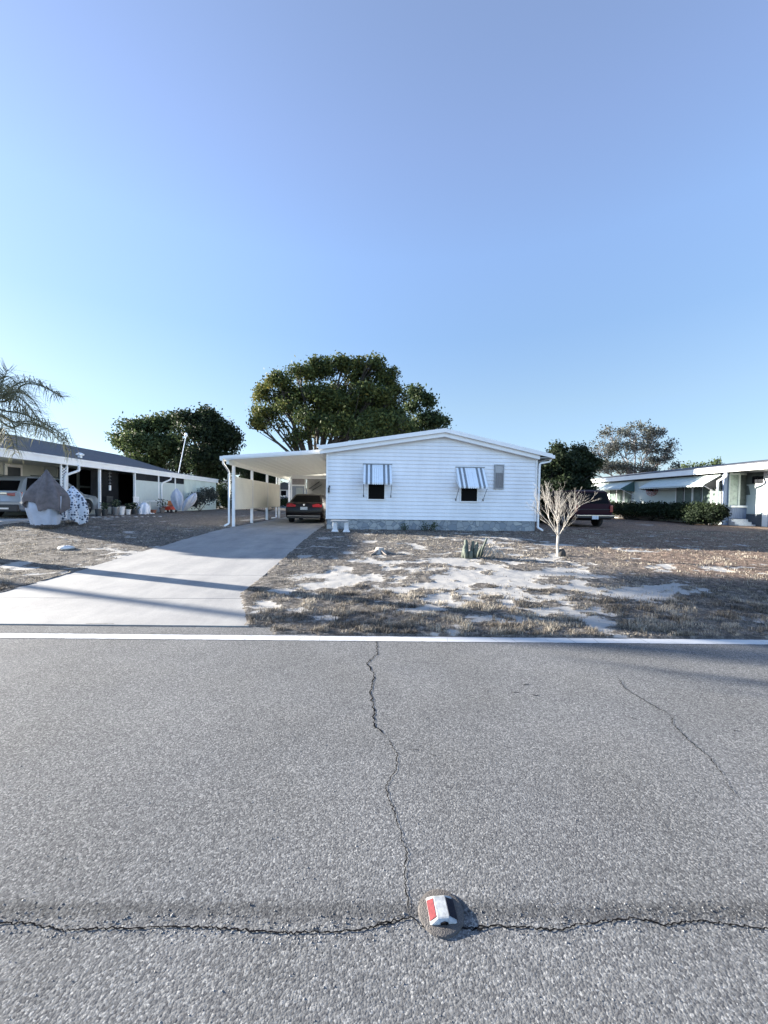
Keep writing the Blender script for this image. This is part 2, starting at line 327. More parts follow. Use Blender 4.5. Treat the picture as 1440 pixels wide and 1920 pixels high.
def yard():
    m, n, l, b = newmat('yard_soil'); tc = N(n, 'ShaderNodeTexCoord'); o = tc.outputs['Object']
    at_ = N(n, 'ShaderNodeAttribute', attribute_name='sand')
    f = N(n, 'ShaderNodeTexNoise', Scale=14.0, Detail=8.0, Roughness=.75); l.new(o, f.inputs['Vector'])
    g = N(n, 'ShaderNodeTexNoise', Scale=9.0, Detail=9.0, Roughness=.86); l.new(o, g.inputs['Vector'])
    ad = N(n, 'ShaderNodeMath', operation='MULTIPLY_ADD'); l.new(f.outputs['Fac'], ad.inputs[0]); ad.inputs[1].default_value = .9; l.new(at_.outputs['Fac'], ad.inputs[2])
    mr = N(n, 'ShaderNodeMapRange', interpolation_type='SMOOTHSTEP'); mr.inputs['From Min'].default_value = .82; mr.inputs['From Max'].default_value = 1.02; l.new(ad.outputs[0], mr.inputs[0])
    gr = N(n, 'ShaderNodeValToRGB'); e = gr.color_ramp.elements; e[0].position = .36; e[0].color = (.035,.031,.029,1); e[1].position = .66; e[1].color = (.36,.325,.28,1); k = e.new(.5); k.color = (.11,.10,.09,1)
    l.new(g.outputs['Fac'], gr.inputs[0])
    rd = N(n, 'ShaderNodeAttribute', attribute_name='red'); rm = N(n, 'ShaderNodeMix', data_type='RGBA', blend_type='MULTIPLY'); l.new(rd.outputs['Fac'], rm.inputs[0]); l.new(gr.outputs[0], rm.inputs[6]); rm.inputs[7].default_value = (1.25,1.0,.86,1)
    sa = N(n, 'ShaderNodeMix', data_type='RGBA'); l.new(f.outputs['Fac'], sa.inputs[0]); sa.inputs[6].default_value = (.26,.25,.235,1); sa.inputs[7].default_value = (.40,.385,.36,1)
    mx = N(n, 'ShaderNodeMix', data_type='RGBA'); l.new(mr.outputs[0], mx.inputs[0]); l.new(rm.outputs[2], mx.inputs[6]); l.new(sa.outputs[2], mx.inputs[7])
    l.new(mx.outputs[2], b.inputs['Base Color']); b.inputs['Roughness'].default_value = .95; b.inputs['Specular IOR Level'].default_value = .1
    iv = N(n, 'ShaderNodeMath', operation='SUBTRACT'); iv.inputs[0].default_value = 1.15; l.new(mr.outputs[0], iv.inputs[1])
    hh = N(n, 'ShaderNodeMath', operation='MULTIPLY'); l.new(iv.outputs[0], hh.inputs[0]); l.new(g.outputs['Fac'], hh.inputs[1])
    bp = N(n, 'ShaderNodeBump', Strength=.8, Distance=.03); l.new(hh.outputs[0], bp.inputs['Height']); l.new(bp.outputs[0], b.inputs['Normal'])
    return m
M['yard'] = yard()
def paint():
    m, n, l, b = newmat('road_paint'); tc = N(n, 'ShaderNodeTexCoord'); o = tc.outputs['Object']
    f = N(n, 'ShaderNodeTexNoise', Scale=90.0, Detail=4.0, Roughness=.8); l.new(o, f.inputs['Vector'])
    cr = N(n, 'ShaderNodeValToRGB'); e = cr.color_ramp.elements; e[0].position = .28; e[0].color = (.22,.22,.22,1); e[1].position = .40; e[1].color = (.47,.475,.48,1)
    l.new(f.outputs['Fac'], cr.inputs[0]); l.new(cr.outputs[0], b.inputs['Base Color']); b.inputs['Roughness'].default_value = .6
    bp = N(n, 'ShaderNodeBump', Strength=.3, Distance=.003); l.new(f.outputs['Fac'], bp.inputs['Height']); l.new(bp.outputs[0], b.inputs['Normal'])
    return m
M['paint'] = paint()
def stone_skirt():
    m, n, l, b = newmat('stone_skirting'); tc = N(n, 'ShaderNodeTexCoord'); o = tc.outputs['Object']
    v = N(n, 'ShaderNodeTexVoronoi', Scale=4.5, feature='DISTANCE_TO_EDGE'); l.new(o, v.inputs['Vector'])
    vc = N(n, 'ShaderNodeTexVoronoi', Scale=4.5); l.new(o, vc.inputs['Vector'])
    sp = N(n, 'ShaderNodeSeparateColor'); l.new(vc.outputs['Color'], sp.inputs[0])
    cr = N(n, 'ShaderNodeValToRGB'); e = cr.color_ramp.elements; e[0].color = (.20,.23,.26,1); e[1].color = (.40,.41,.40,1); l.new(sp.outputs[0], cr.inputs[0])
    mr = N(n, 'ShaderNodeMapRange'); mr.inputs['From Max'].default_value = .04; l.new(v.outputs['Distance'], mr.inputs[0])
    mx = N(n, 'ShaderNodeMix', data_type='RGBA'); l.new(mr.outputs[0], mx.inputs[0]); mx.inputs[6].default_value = (.13,.15,.17,1); l.new(cr.outputs[0], mx.inputs[7])
    l.new(mx.outputs[2], b.inputs['Base Color']); b.inputs['Roughness'].default_value = .8
    bp = N(n, 'ShaderNodeBump', Strength=.6, Distance=.02); l.new(mr.outputs[0], bp.inputs['Height']); l.new(bp.outputs[0], b.inputs['Normal'])
    return m
M['stone_skirt'] = stone_skirt()
def spotted():
    m, n, l, b = newmat('spotted_cloth'); tc = N(n, 'ShaderNodeTexCoord')
    v = N(n, 'ShaderNodeTexVoronoi', Scale=11.0, Randomness=.6); l.new(tc.outputs['Object'], v.inputs['Vector'])
    mr = N(n, 'ShaderNodeMapRange'); mr.inputs['From Min'].default_value = .36; mr.inputs['From Max'].default_value = .44; l.new(v.outputs['Distance'], mr.inputs[0])
    mx = N(n, 'ShaderNodeMix', data_type='RGBA'); l.new(mr.outputs[0], mx.inputs[0]); mx.inputs[6].default_value = (.05,.07,.12,1); mx.inputs[7].default_value = (.62,.66,.72,1)
    l.new(mx.outputs[2], b.inputs['Base Color']); b.inputs['Roughness'].default_value = .9
    return m
M['spotted'] = spotted()

# ------------------------------------------------------------------ ground, road, driveway
def line_y(X): return 4.235 - .027*X          # outer edge of the white line
def drive_start(X): return 4.50 - .027*X
DX0, DX1 = -5.53, -1.93
def in_drive(X, Y, m=0):
    fl = np.clip((6.0-Y)/1.5, 0, 1)*.57
    return (X > DX0-fl-m) & (X < DX1+fl+m) & (Y > drive_start(X)-m) & (Y < 27.6)
SB = [(860,1088,430,60,.27),(640,1098,120,30,.22),(640,1085,150,26,.36),(560,1090,60,16,.3),(720,1110,150,14,.3),(800,1068,120,16,.3),(850,1100,200,26,.42),(860,1130,180,16,.25),(1000,1078,170,20,.36),(1150,1105,170,22,.40),(1010,1145,90,10,.12),(930,1015,120,14,.20),(570,1060,70,18,.12),
      (1220,1068,120,9,.08),(240,1040,130,8,.30),(90,1060,120,9,.28),(700,1050,110,12,.12),(620,1012,70,8,.06)]
def sand_field(X, Y):
    z = gz(X, Y); P = np.stack([X-0, Y-0, z-1.5], -1)
    dz = P @ np.array(_f); dz = np.where(dz > .3, dz, .3); px = 720+F*(P @ np.array(_r))/dz; py = 960-F*(P @ np.array(_u))/dz
    return px, py
_SBW = []
for (px, py, rx, ry, a) in SB:
    c = gnd(px, py); e = gnd(px+rx, py); t_, b_ = gnd(px, py-ry), gnd(px, py+ry)
    _SBW.append((c.x, (t_.y+b_.y)/2, abs(e.x-c.x), (t_.y-b_.y)/2, a))
def sand(X, Y):
    s = np.zeros_like(X)
    for (cx, cy, rx, ry, a) in _SBW:
        s = np.maximum(s, a*np.exp(-(((X-cx)/rx)**2+((Y-cy)/ry)**2)*.9))
    n1 = fbm(X*.9+40, Y*1.1+9, 4); n2 = fbm(X*2.1+7, Y*2.9+3, 5)
    return 1.45*s + (n1-.5)*.5 + (n2-.5)*1.75 + (fbm(X*8+1, Y*10, 3)-.5)*.5 - .05
def smask(X, Y): return np.clip((sand(X, Y)-.30)/.14, 0, 1)

xs = np.concatenate([-np.geomspace(600, 14.5, 30), np.arange(-14, 12.01, .045), np.geomspace(12.5, 600, 32)])
ys = np.concatenate([-np.geomspace(300, 5, 12), np.arange(-4, 4.0, .5), np.arange(4.02, 17, .05), np.geomspace(17.3, 900, 40)])
GX, GY = np.meshgrid(xs, ys); Z = gz(GX, GY)
bump_ = (fbm(GX*2.2, GY*2.2, 4)-.5)*.05 + (fbm(GX*9, GY*9, 3)-.5)*.03
S = sand(GX, GY); near = ss(4.35, 5.2, GY)
Z = Z + bump_*near*(1-.5*smask(GX, GY)) - smask(GX, GY)*.012*near
Z = np.where(GY < line_y(GX)+.02, -.06, Z+.012)
Z = np.where((GX < -1.05) & (GX > -6.4) & (GY < drive_start(GX)+.03), -.06, Z)
Z = np.where(in_drive(GX, GY, -.04), gz(GX, GY)-.06, Z)
ny, nx = GX.shape; idx = np.arange(nx*ny).reshape(ny, nx)
Q = np.stack([idx[:-1,:-1], idx[:-1,1:], idx[1:,1:], idx[1:,:-1]], -1).reshape(-1, 4)
red = ss(4, 8, GX)*ss(5.5, 7.5, GY)
g = np_mesh('ground', np.stack([GX, GY, Z], -1).reshape(-1, 3), Q, M['yard'], attrs={'sand': ('POINT', (.5+(S-.36)*1.6).ravel()), 'red': ('POINT', red.ravel())}, smooth=True)
tag(g, kind='structure')

# road: from behind the camera to just past the white line
mb = MB(); X0, X1 = -300, 300
mb.add([(X0, -3.4-.027*X0, 0), (X1, -3.4-.027*X1, 0), (X1, line_y(X1)+.03, 0), (X0, line_y(X0)+.03, 0), (X0, -3.4-.027*X0, -.2), (X1, -3.4-.027*X1, -.2), (X1, line_y(X1)+.03, -.2), (X0, line_y(X0)+.03, -.2)],
       [(0,1,2,3),(4,7,6,5),(0,4,5,1),(1,5,6,2),(2,6,7,3),(3,7,4,0)])
tag(mb.build('road', M['asphalt']), kind='structure')
# asphalt apron between the white line and the driveway (a ragged edge)
mb = MB(); top = []; bot = []
for i in range(120):
    X = -12 + i*.1
    lim = 4.52-.027*X + random.uniform(-.008, .008) if X < -1.0 else line_y(X)+.03+max(0, .27-(X+1.0)*.5)*random.uniform(.8, 1)
    if X < -6.5: lim = line_y(X)+.03+.12*random.uniform(.5, 1)
    top.append((X, lim, .001)); bot.append((X, line_y(X)+.028, .001))
for i in range(119): mb.poly([bot[i], bot[i+1], top[i+1], top[i]])
mb2 = MB(); mb2.add(*((lambda v, f: (v, f))([p for q in zip(bot, top) for p in q]+[(p[0], p[1], -.1) for q in zip(bot, top) for p in q],
    [(2*i, 2*i+2, 2*i+3, 2*i+1) for i in range(119)]+[(2*i+1, 2*i+3, 2*i+3+240, 2*i+1+240) for i in range(119)])))
tag(mb2.build('road_apron', M['asphalt'], recalc=False), kind='structure')

# white edge line, broken into worn lengths by transverse cracks
mb = MB(); X = -14.0; skp = .05
cr_x = [on for on in []]
while X < 14:
    L = random.uniform(.18, .62); g_ = random.uniform(.0015, .0045); sk = random.uniform(-.05, .05)-.02
    if X < -1: sk = random.uniform(.02, .12)
    n = max(2, int(L/.05)); a = []; b = []
    for i in range(n+1):
        x = X+L*i/n; j = random.uniform(-.004, .004); j2 = random.uniform(-.004, .004)
        e = sk*0
        a.append((x, line_y(x)-.150+j, .004)); b.append((x+skp+(sk-skp)*i/n, line_y(x)-.010+j2, .004))
    for i in range(n): mb.poly([a[i], a[i+1], b[i+1], b[i]])
    X += L+g_; skp = sk
tag(mb.build('road_edge_line', M['paint'], recalc=False), kind='structure')

# cracks: thin ragged dark strips following the pixels of the photograph on the road plane
def crack_strip(mb, pts, w0, z=.003, jit=.5, step=.012, amp=.008):
    P = [gnd(*p) for p in pts]; path = []
    for a, b in zip(P[:-1], P[1:]):
        n = max(1, int((b-a).length/step)); d = (b-a).normalized(); s_ = Vector((-d.y, d.x, 0))
        for i in range(n):
            t = i/n; path.append(a.lerp(b, t)+s_*random.uniform(-amp, amp)*(1 if i else .3))
    path.append(P[-1]); L = []; Rr = []
    w_ = w0
    for i, p in enumerate(path):
        d = (path[min(i+1, len(path)-1)]-path[max(i-1, 0)]).normalized(); s_ = Vector((-d.y, d.x, 0))
        e = min(1, i/4, (len(path)-1-i)/4)
        w_ = w0*random.uniform(1-jit, 1+jit)*max(e, .1)
        L.append((p.x+s_.x*w_/2, p.y+s_.y*w_/2, z)); Rr.append((p.x-s_.x*w_/2, p.y-s_.y*w_/2, z))
    for i in range(len(path)-1): mb.poly([L[i], Rr[i], Rr[i+1], L[i+1]])
CV = [(705.5,1190),(705.5,1200),(708,1226),(687.5,1244),(701,1265),(694.5,1298),(701,1336),(701,1361),(728,1382),(737.5,1404),(744.5,1415),(743,1444),(723.6,1473),(729,1498),(739,1522),(747,1548),(752,1572),(764,1600),(758,1640),(765,1690),(771,1722)]
CH = [(-60,1736),(0,1733),(60,1732),(110,1746),(190,1742),(330,1738),(420,1741),(520,1751),(640,1748),(700,1740),(745,1728),(775,1722),(790,1738),(815,1740),(870,1742),(920,1738),(975,1739),(1050,1745),(1090,1733),(1150,1726),(1190,1722),(1250,1736),(1310,1727),(1440,1742),(1500,1744)]
mb = MB()
crack_strip(mb, CV[:9], .008, step=.02, amp=.010); crack_strip(mb, CV[8:], .0042, step=.012, amp=.006)
crack_strip(mb, CH, .0048, step=.009, amp=.005); crack_strip(mb, [(690,1740),(725,1730),(760,1722)], .006); crack_strip(mb, [(870,1742),(900,1744),(930,1739)], .007)
crack_strip(mb, [(1262,1343),(1260,1356),(1290,1388),(1330,1420),(1350,1445),(1358,1458)], .0045, amp=.006)
tag(mb.build('road_cracks', M['crack'], recalc=False), kind='structure')
mb = MB()
crack_strip(mb, [(1158,1270),(1170,1290),(1215,1318),(1262,1343)], .007, amp=.008); crack_strip(mb, [(1358,1458),(1374,1484),(1390,1500)], .004)
for (x, y, L) in [(912,1295,7),(966,1298,9),(1003,1303,9),(985,1283,8),(960,1469,8),(1185,1346,8),(800,1347,6),(852,1346,5),(930,1344,6),(1378,1370,8)]:
    crack_strip(mb, [(x-L, y-1), (x-2, y+1), (x+L, y)], .018 if y < 1400 else .010, step=.012, z=.0025)
crack_strip(mb, [(765,1408),(785,1405),(792,1408)], .007, z=.0025); crack_strip(mb, [(805,1414),(815,1418),(822,1416)], .007, z=.0025)
_jp = [gnd(*p) for p in CH]
for _ in range(420):
    x = random.uniform(-1.5, 1.7)
    for a_, b_ in zip(_jp[:-1], _jp[1:]):
        if a_.x <= x <= b_.x: yy = a_.y+(b_.y-a_.y)*(x-a_.x)/(b_.x-a_.x); break
    else: continue
    y = yy+abs(random.gauss(.018, .018)) if random.random() < .85 else yy-random.uniform(.003, .02); w_ = random.uniform(.002, .007); h_ = random.uniform(.001, .0028); k = random.uniform(-.4, .4)
    mb.poly([(x-w_, y-k*h_, .0022), (x-w_*.2, y-h_, .0022), (x+w_, y+k*h_, .0022), (x+w_*.3, y+h_, .0022)])
tag(mb.build('road_pits', M['crack_soft'], recalc=False), kind='structure')

# loose aggregate raised along the centre joint
def rocks(name, n, fn, mat_, r0, r1, label):
    base = np.array([(1,0,0),(-1,0,0),(0,1,0),(0,-1,0),(0,0,1),(0,0,-1)], float)
    tri = np.array([(0,2,4),(2,1,4),(1,3,4),(3,0,4),(2,0,5),(1,2,5),(3,1,5),(0,3,5)])
    V = []; T = []; tt = []
    for i in range(n):
        x, y, z = fn(); r_ = random.uniform(r0, r1); b = base*np.array([r_*random.uniform(.6,1.3), r_*random.uniform(.6,1.3), r_*random.uniform(.4,.8)])
        b = b + rng.normal(0, r_*.15, b.shape); an = random.random()*6.28; c, s = math.cos(an), math.sin(an)
        b = b @ np.array([[c,-s,0],[s,c,0],[0,0,1]]); V.append(b+np.array([x, y, z])); T.append(tri+6*i)
    o = np_mesh(name, np.concatenate(V), np.concatenate(T), mat_, smooth=False); return tag(o, label, 'gravel', kind='stuff')
def stone_mat():
    m, n, l, b = newmat('aggregate'); g_ = N(n, 'ShaderNodeNewGeometry'); cr = N(n, 'ShaderNodeValToRGB'); e = cr.color_ramp.elements
    e[0].color = (.06,.06,.062,1); e[1].color = (.21,.21,.21,1); k = e.new(.5); k.color = (.11,.11,.113,1)
    l.new(g_.outputs['Random Per Island'], cr.inputs[0]); l.new(cr.outputs[0], b.inputs['Base Color']); b.inputs['Roughness'].default_value = .75; return m
M['aggregate'] = stone_mat()
_chp = [gnd(*p) for p in CH]
def joint_pt():
    x = random.uniform(-1.5, 1.7)
    for a, b in zip(_chp[:-1], _chp[1:]):
        if a.x <= x <= b.x: y = a.y+(b.y-a.y)*(x-a.x)/(b.x-a.x); break
    else: y = 1.33
    d = abs(random.gauss(0, .028)); s_ = .005 if random.random() < .4 else -.005
    if s_ > 0: return x, y+.012+d*1.3, random.uniform(-.001, .002)
    return x, y-.008-d*.5, random.uniform(-.002, .0005)
rocks('joint_aggregate', 900, joint_pt, M['aggregate'], .0018, .005, 'coarse loose grey stones along the crack running across the near road')
def road_pt():
    y = random.uniform(.7, 3.9); x = random.uniform(-1, 1)*y*1.1; return x, y, random.uniform(-.0025, .0)
rocks('surface_aggregate', 9000, road_pt, M['aggregate'], .002, .0045, 'scattered fine grey stones bedded in the asphalt surface')

# driveway slabs
mb = MB(); YJ = [None, 5.72, 7.25, 10.3, 13.3, 16.3, 19.3, 22.3, 27.4]
def drive_edge(Y): fl = max(0, min(1, (6.0-Y)/1.5))*.55; return DX0-fl, DX1+fl
for k in range(len(YJ)-1):
    a = 4.51 if k == 0 else YJ[k]+.007; b = YJ[k+1]-.007; n = 6
    rows = []
    for i in range(n+1):
        Y = a+(b-a)*i/n; x0, x1 = drive_edge(Y)
        row = []
        for j in range(9):
            x = x0+(x1-x0)*j/8; yy = Y + ((-.027*x) if (k == 0 and i == 0) else 0); row.append((x, yy, gzf(x, Y)+.008))
        rows.append(row)
    V = [p for r_ in rows for p in r_]; nV = len(V); Fc = [(i*9+j, i*9+j+1, (i+1)*9+j+1, (i+1)*9+j) for i in range(n) for j in range(8)]
    V += [(p[0], p[1], p[2]-.1) for p in V[:nV]]
    per = [j for j in range(9)]+[i*9+8 for i in range(1, n+1)]+[n*9+j for j in range(7,-1,-1)]+[i*9 for i in range(n-1,0,-1)]
    Fc += [(per[i], per[i]+nV, per[(i+1)%len(per)]+nV, per[(i+1)%len(per)]) for i in range(len(per))]
    mb.add(V, Fc)
tag(mb.build('driveway', M['concrete'], recalc=True), kind='structure')

# dry grass blades over the yard
def blades(name, n, yr, xr, hfn, wid, label, dens=None, lay=.75):
    x = rng.uniform(xr[0], xr[1], n); y = yr[0]+(yr[1]-yr[0])*rng.random(n)**1.35
    m_ = smask(x, y); keep = (rng.random(n) > m_*.96) & ~in_drive(x, y, .015) & (y > line_y(x)+.035+.02*rng.random(n)) & ~((x < -1.1) & (x > -6.4) & (y < drive_start(x)+.02)) & (np.abs(x) < y*1.06+.6)
    nn = fbm(x*2.5+3, y*2.5, 3); n4 = fbm(x*6+3, y*7.5, 3); cl = np.clip((n4-.40)/.22, 0, 1); keep &= rng.random(n) < (.15+.85*cl)*(.5+1.0*np.clip(nn-.25, 0, 1))
    x = x[keep]; y = y[keep]; cl = cl[keep]; n = len(x); z = gz(x, y)+.008
    h = hfn(x, y)*rng.uniform(.5, 1.25, n)*(.55+.8*cl); an = rng.uniform(0, 2*np.pi, n); le = rng.uniform(.2, 1, n)*lay
    dx = np.cos(an); dy = np.sin(an); wx = -dy*wid*rng.uniform(.6, 1.3, n)*(.6+y*.1); wy = dx*wid*(.6+y*.1)
    p = np.stack([x, y, z], -1); top = p+np.stack([dx*h*le, dy*h*le, h*(1-le*.75)], -1); mid = p+np.stack([dx*h*le*.35, dy*h*le*.35, h*(1-le*.75)*.65], -1)
    W = np.stack([wx, wy, np.zeros(n)], -1)
    V = np.stack([p-W, p+W, mid+W*.8, mid-W*.8, top+W*.15, top-W*.15], 1).reshape(-1, 3)
    b = np.arange(n)[:, None]*6; Fq = np.concatenate([b+np.array([[0,1,2,3]]), b+np.array([[3,2,4,5]])])
    t = np.clip(rng.normal(.47, .2, n)+(fbm(x*.8, y*.8, 3)-.5)*.6+(fbm(x*3.3+9, y*4.2, 3)-.5)*1.3+(cl-.5)*.3, 0, 1)
    o = np_mesh(name, V, Fq, M['dry_grass'], attrs={'tint': ('FACE', np.concatenate([t, t]))})
    return tag(o, label, 'grass', kind='stuff')
hf = lambda x, y: .055*(1-.45*ss(5.2, 7, y))*(.7+.6*fbm(x*1.7, y*1.7, 3))
blades('dry_grass_verge', 260000, (4.2, 6.6), (-8, 7), hf, .0026, 'matted dry brown grass along the white road line and the driveway')
blades('dry_grass_lawn', 300000, (6.0, 16.5), (-17, 17), lambda x, y: .04*(.6+.8*fbm(x*1.3, y*1.3, 3)), .0030, 'sparse dry grass tufts over the sandy front yard')

# ------------------------------------------------------------------ walls with real laps
def siding(mb, org, dx, a, b, z0, z1, h, top=None, out=None, lap=.016):
    """laps on a vertical wall: org + dx*t, t in a..b, roofline top(t), outward normal out"""
    org = Vector(org); dx = Vector(dx); out = Vector(out); z = z0; br0 = [a, b] + ([] if top is None else list(top['br']))
    tf = (lambda t: z1) if top is None else top['f']
    zmax = z1 if top is None else top['max']
    while z < zmax-1e-4:
        z2 = min(z+h, zmax); br = set(br0)
        if top is not None:
            for zz in (z, z2): br |= {t for t in top['inv'](zz) if a < t < b}
        br = sorted(br)
        for p, q in zip(br[:-1], br[1:]):
            m_ = (p+q)/2
            if tf(m_) <= z+1e-5: continue
            tp, tq = min(z2, max(tf(p), z)), min(z2, max(tf(q), z))
            P = lambda t, zz: org+dx*t+Vector((0, 0, zz))+out*(lap*(z+h-zz)/h)
            mb.poly([P(p, z), P(q, z), P(q, tq), P(p, tp)] if tp > z+1e-6 and tq > z+1e-6 else ([P(p, z), P(q, z), P(q, tq)] if tq > z else [P(p, z), P(q, z), P(p, tp)]))
            mb.poly([org+dx*p+Vector((0,0,z)), org+dx*q+Vector((0,0,z)), P(q, z), P(p, z)])
        z = z2

# ---- main house
HX0, HX1, HY, HB, HZ0 = -1.65, 6.78, 15.3, 33.5, .78
EZ, RX, RZ = 3.36, 2.95, 4.12
GL = gzf(2, 15.3)
house = thing('house', (2.5, HY, GL), 'white single storey house with lap siding, striped awnings and low gable facing the road', 'house')
roofline = dict(br=[RX], f=lambda t: EZ+(RZ-EZ)*((t-HX0)/(RX-HX0) if t < RX else (HX1-t)/(HX1-RX)), max=RZ,
                inv=lambda z: [HX0+(z-EZ)/(RZ-EZ)*(RX-HX0), HX1-(z-EZ)/(RZ-EZ)*(HX1-RX)] if z > EZ else [])
mb = MB(); siding(mb, (0, HY, 0), (1,0,0), HX0+.06, HX1-.06, HZ0, RZ, .1475, roofline, (0,-1,0), lap=.027); 
wall = mb.build('front_wall', M['white_siding'], house, recalc=False)
mb = MB(); siding(mb, (HX0, 0, 0), (0,1,0), HY+.05, HB, HZ0, EZ, .1475, None, (-1,0,0)); siding(mb, (HX1, 0, 0), (0,1,0), HY+.05, HB, HZ0, EZ, .1475, None, (1,0,0))
mb.box(HX0+.03, HX1-.03, HB-.1, HB, HZ0, EZ)
mb.slab([(HX0+.03, HB, EZ), (RX, HB, RZ), (HX1-.03, HB, EZ)], (0, -.1, 0))
mb.box(HX0+.05, HX1-.05, HY+.05, HB-.15, HZ0-.05, HZ0+.02)
mb.build('side_wall', M['white_siding'], house, recalc=False)
mb = MB(); mb.box(HX0-.012, HX0+.06, HY-.045, HY+.06, HZ0-.01, EZ-.002); mb.build('corner_trim', M['white_trim'], house)
mb = MB(); mb.box(HX1-.06, HX1+.012, HY-.045, HY+.06, HZ0-.01, EZ-.002); mb.build('corner_trim', M['white_trim'], house)
mb = MB(); mb.box(HX0+.02, HX1-.02, HY+.012, HB, GL-.15, HZ0-.004); mb.build('skirting', M['stone_skirt'], house)
# roof: slab in two slopes, front fascia in two steps
RO = 15.02; e0 = on_y(597, 836, RO); pk = on_y(835, 803.5, RO); e1 = on_y(1036, 852, RO)
x0_, z0_, xp, zp, x1_, z1_ = e0.x, e0.z, pk.x, pk.z, e1.x, e1.z
mb = MB()
mb.slab([(x0_, RO, z0_), (xp, RO, zp), (xp, HB+.3, zp), (x0_, HB+.3, z0_)], (0, 0, -.045))
mb.slab([(xp, RO, zp), (x1_, RO, z1_), (x1_, HB+.3, z1_), (xp, HB+.3, zp)], (0, 0, -.045))
roof = mb.build('roof', M['roof_white'], house)
def fascia(y0, y1, dz0, dz1, name, x0=None, x1=None):
    mb = MB(); a = x0 if x0 is not None else x0_; b = x1 if x1 is not None else x1_
    zf = lambda x: zp+(z0_-zp)*(xp-x)/(xp-x0_) if x < xp else zp+(z1_-zp)*(x-xp)/(x1_-xp)
    for p, q in ((a, xp), (xp, b)):
        mb.slab([(p, y0, zf(p)-dz0), (q, y0, zf(q)-dz0), (q, y0, zf(q)-dz1), (p, y0, zf(p)-dz1)], (0, y1-y0, 0))
    return mb.build(name, M['white_trim'], house)
fascia(RO-.03, RO+.03, -.012, .145, 'fascia')
fascia(RO+.06, HY-.05, .05, .30, 'soffit_board', HX0-.25, HX1+.02)
mb = MB()   # ribs along the metal roof
for i in range(1, 10):
    for s_ in (0, 1):
        xa = xp+(x0_-xp)*i/10 if s_ == 0 else xp+(x1_-xp)*i/10; za = zp+((z0_ if s_ == 0 else z1_)-zp)*i/10
        mb.box(xa-.012, xa+.012, RO+.04, HB+.3, za-.004, za+.022)
mb.build('roof_rib', M['roof_white'], roof)
mb = MB(); mb.box(x0_-.06, x0_+.05, RO-.05, RO+.16, z0_-.05, z0_+.055); mb.build('roof_cap', M['white_trim'], roof)
# right eave soffit, gutter and downspout
mb = MB(); mb.box(HX1+.02, x1_-.02, RO+.05, HB+.2, EZ-.06, EZ-.02); mb.build('eave_soffit', M['metal_grey'], house)
mb = MB(); mb.box(x1_-.01, x1_+.10, RO-.02, HB+.2, z1_-.16, z1_-.03); gt = mb.build('gutter', M['white_trim'], house)
mb = MB(); pts = [(x1_+.03, HY-.1, z1_-.16), (x1_-.02, HY-.1, z1_-.27), (HX1+.07, HY-.1, 3.10), (HX1+.06, HY-.1, 2.95), (HX1+.05, HY-.1, GL+.18), (HX1+.2, HY-.25, GL+.06)]
for a, b in zip(pts[:-1], pts[1:]): mb.bar(a, b, .065, .085, (0,1,0))
mb.build('downspout', M['white_trim'], house, bevel=.01)

def window(cx, w_, z0, z1, mt=M['dark_glass'], split=False):
    t = MB(); f = .045; y0 = HY-.065
    t.box(cx-w_/2-f, cx+w_/2+f, y0, HY+.01, z0-f, z0); t.box(cx-w_/2-f, cx+w_/2+f, y0, HY+.01, z1, z1+f)
    t.box(cx-w_/2-f, cx-w_/2, y0+.001, HY+.01, z0, z1); t.box(cx+w_/2, cx+w_/2+f, y0+.001, HY+.01, z0, z1)
    fr = t.build('window', M['white_trim'] if not split else M['metal_grey'], house)
    if not split:
        t = MB(); t.box(cx-w_/2, cx+w_/2, HY-.046, HY-.04, z0, z1); t.build('pane', mt, fr)
    else:
        zs = z0+(z1-z0)*.66
        t = MB(); t.box(cx-w_/2, cx+w_/2, HY-.046, HY-.04, z0, zs); t.build('pane', M['grey_blind'], fr)
        t = MB(); t.box(cx-w_/2, cx+w_/2, HY-.046, HY-.04, zs+.03, z1); t.build('pane', M['pale_blind'], fr)
        t = MB(); t.box(cx-w_/2, cx+w_/2, HY-.058, HY-.04, zs, zs+.03)
        for k in range(3): x = cx-w_/2+w_*(k+1)/4; t.box(x-.006, x+.006, HY-.054, HY-.046, z0, zs-.003)
        t.build('mullion', M['metal_grey'], fr)
    return fr
wl_ = on_y(691, 909, HY-.03); wr_ = on_y(720.5, 936, HY-.03); c1 = (wl_.x+wr_.x)/2; ww = wr_.x-wl_.x
window(c1, ww, wr_.z, 2.80)
wl_ = on_y(864.6, 914, HY-.03); wr_ = on_y(894, 940, HY-.03); c2 = (wl_.x+wr_.x)/2
window(c2, wr_.x-wl_.x, wr_.z, 2.76)
a_ = on_y(929, 873, HY-.03); b_ = on_y(942, 915, HY-.03)
window((a_.x+b_.x)/2, b_.x-a_.x, b_.z, a_.z, split=True)
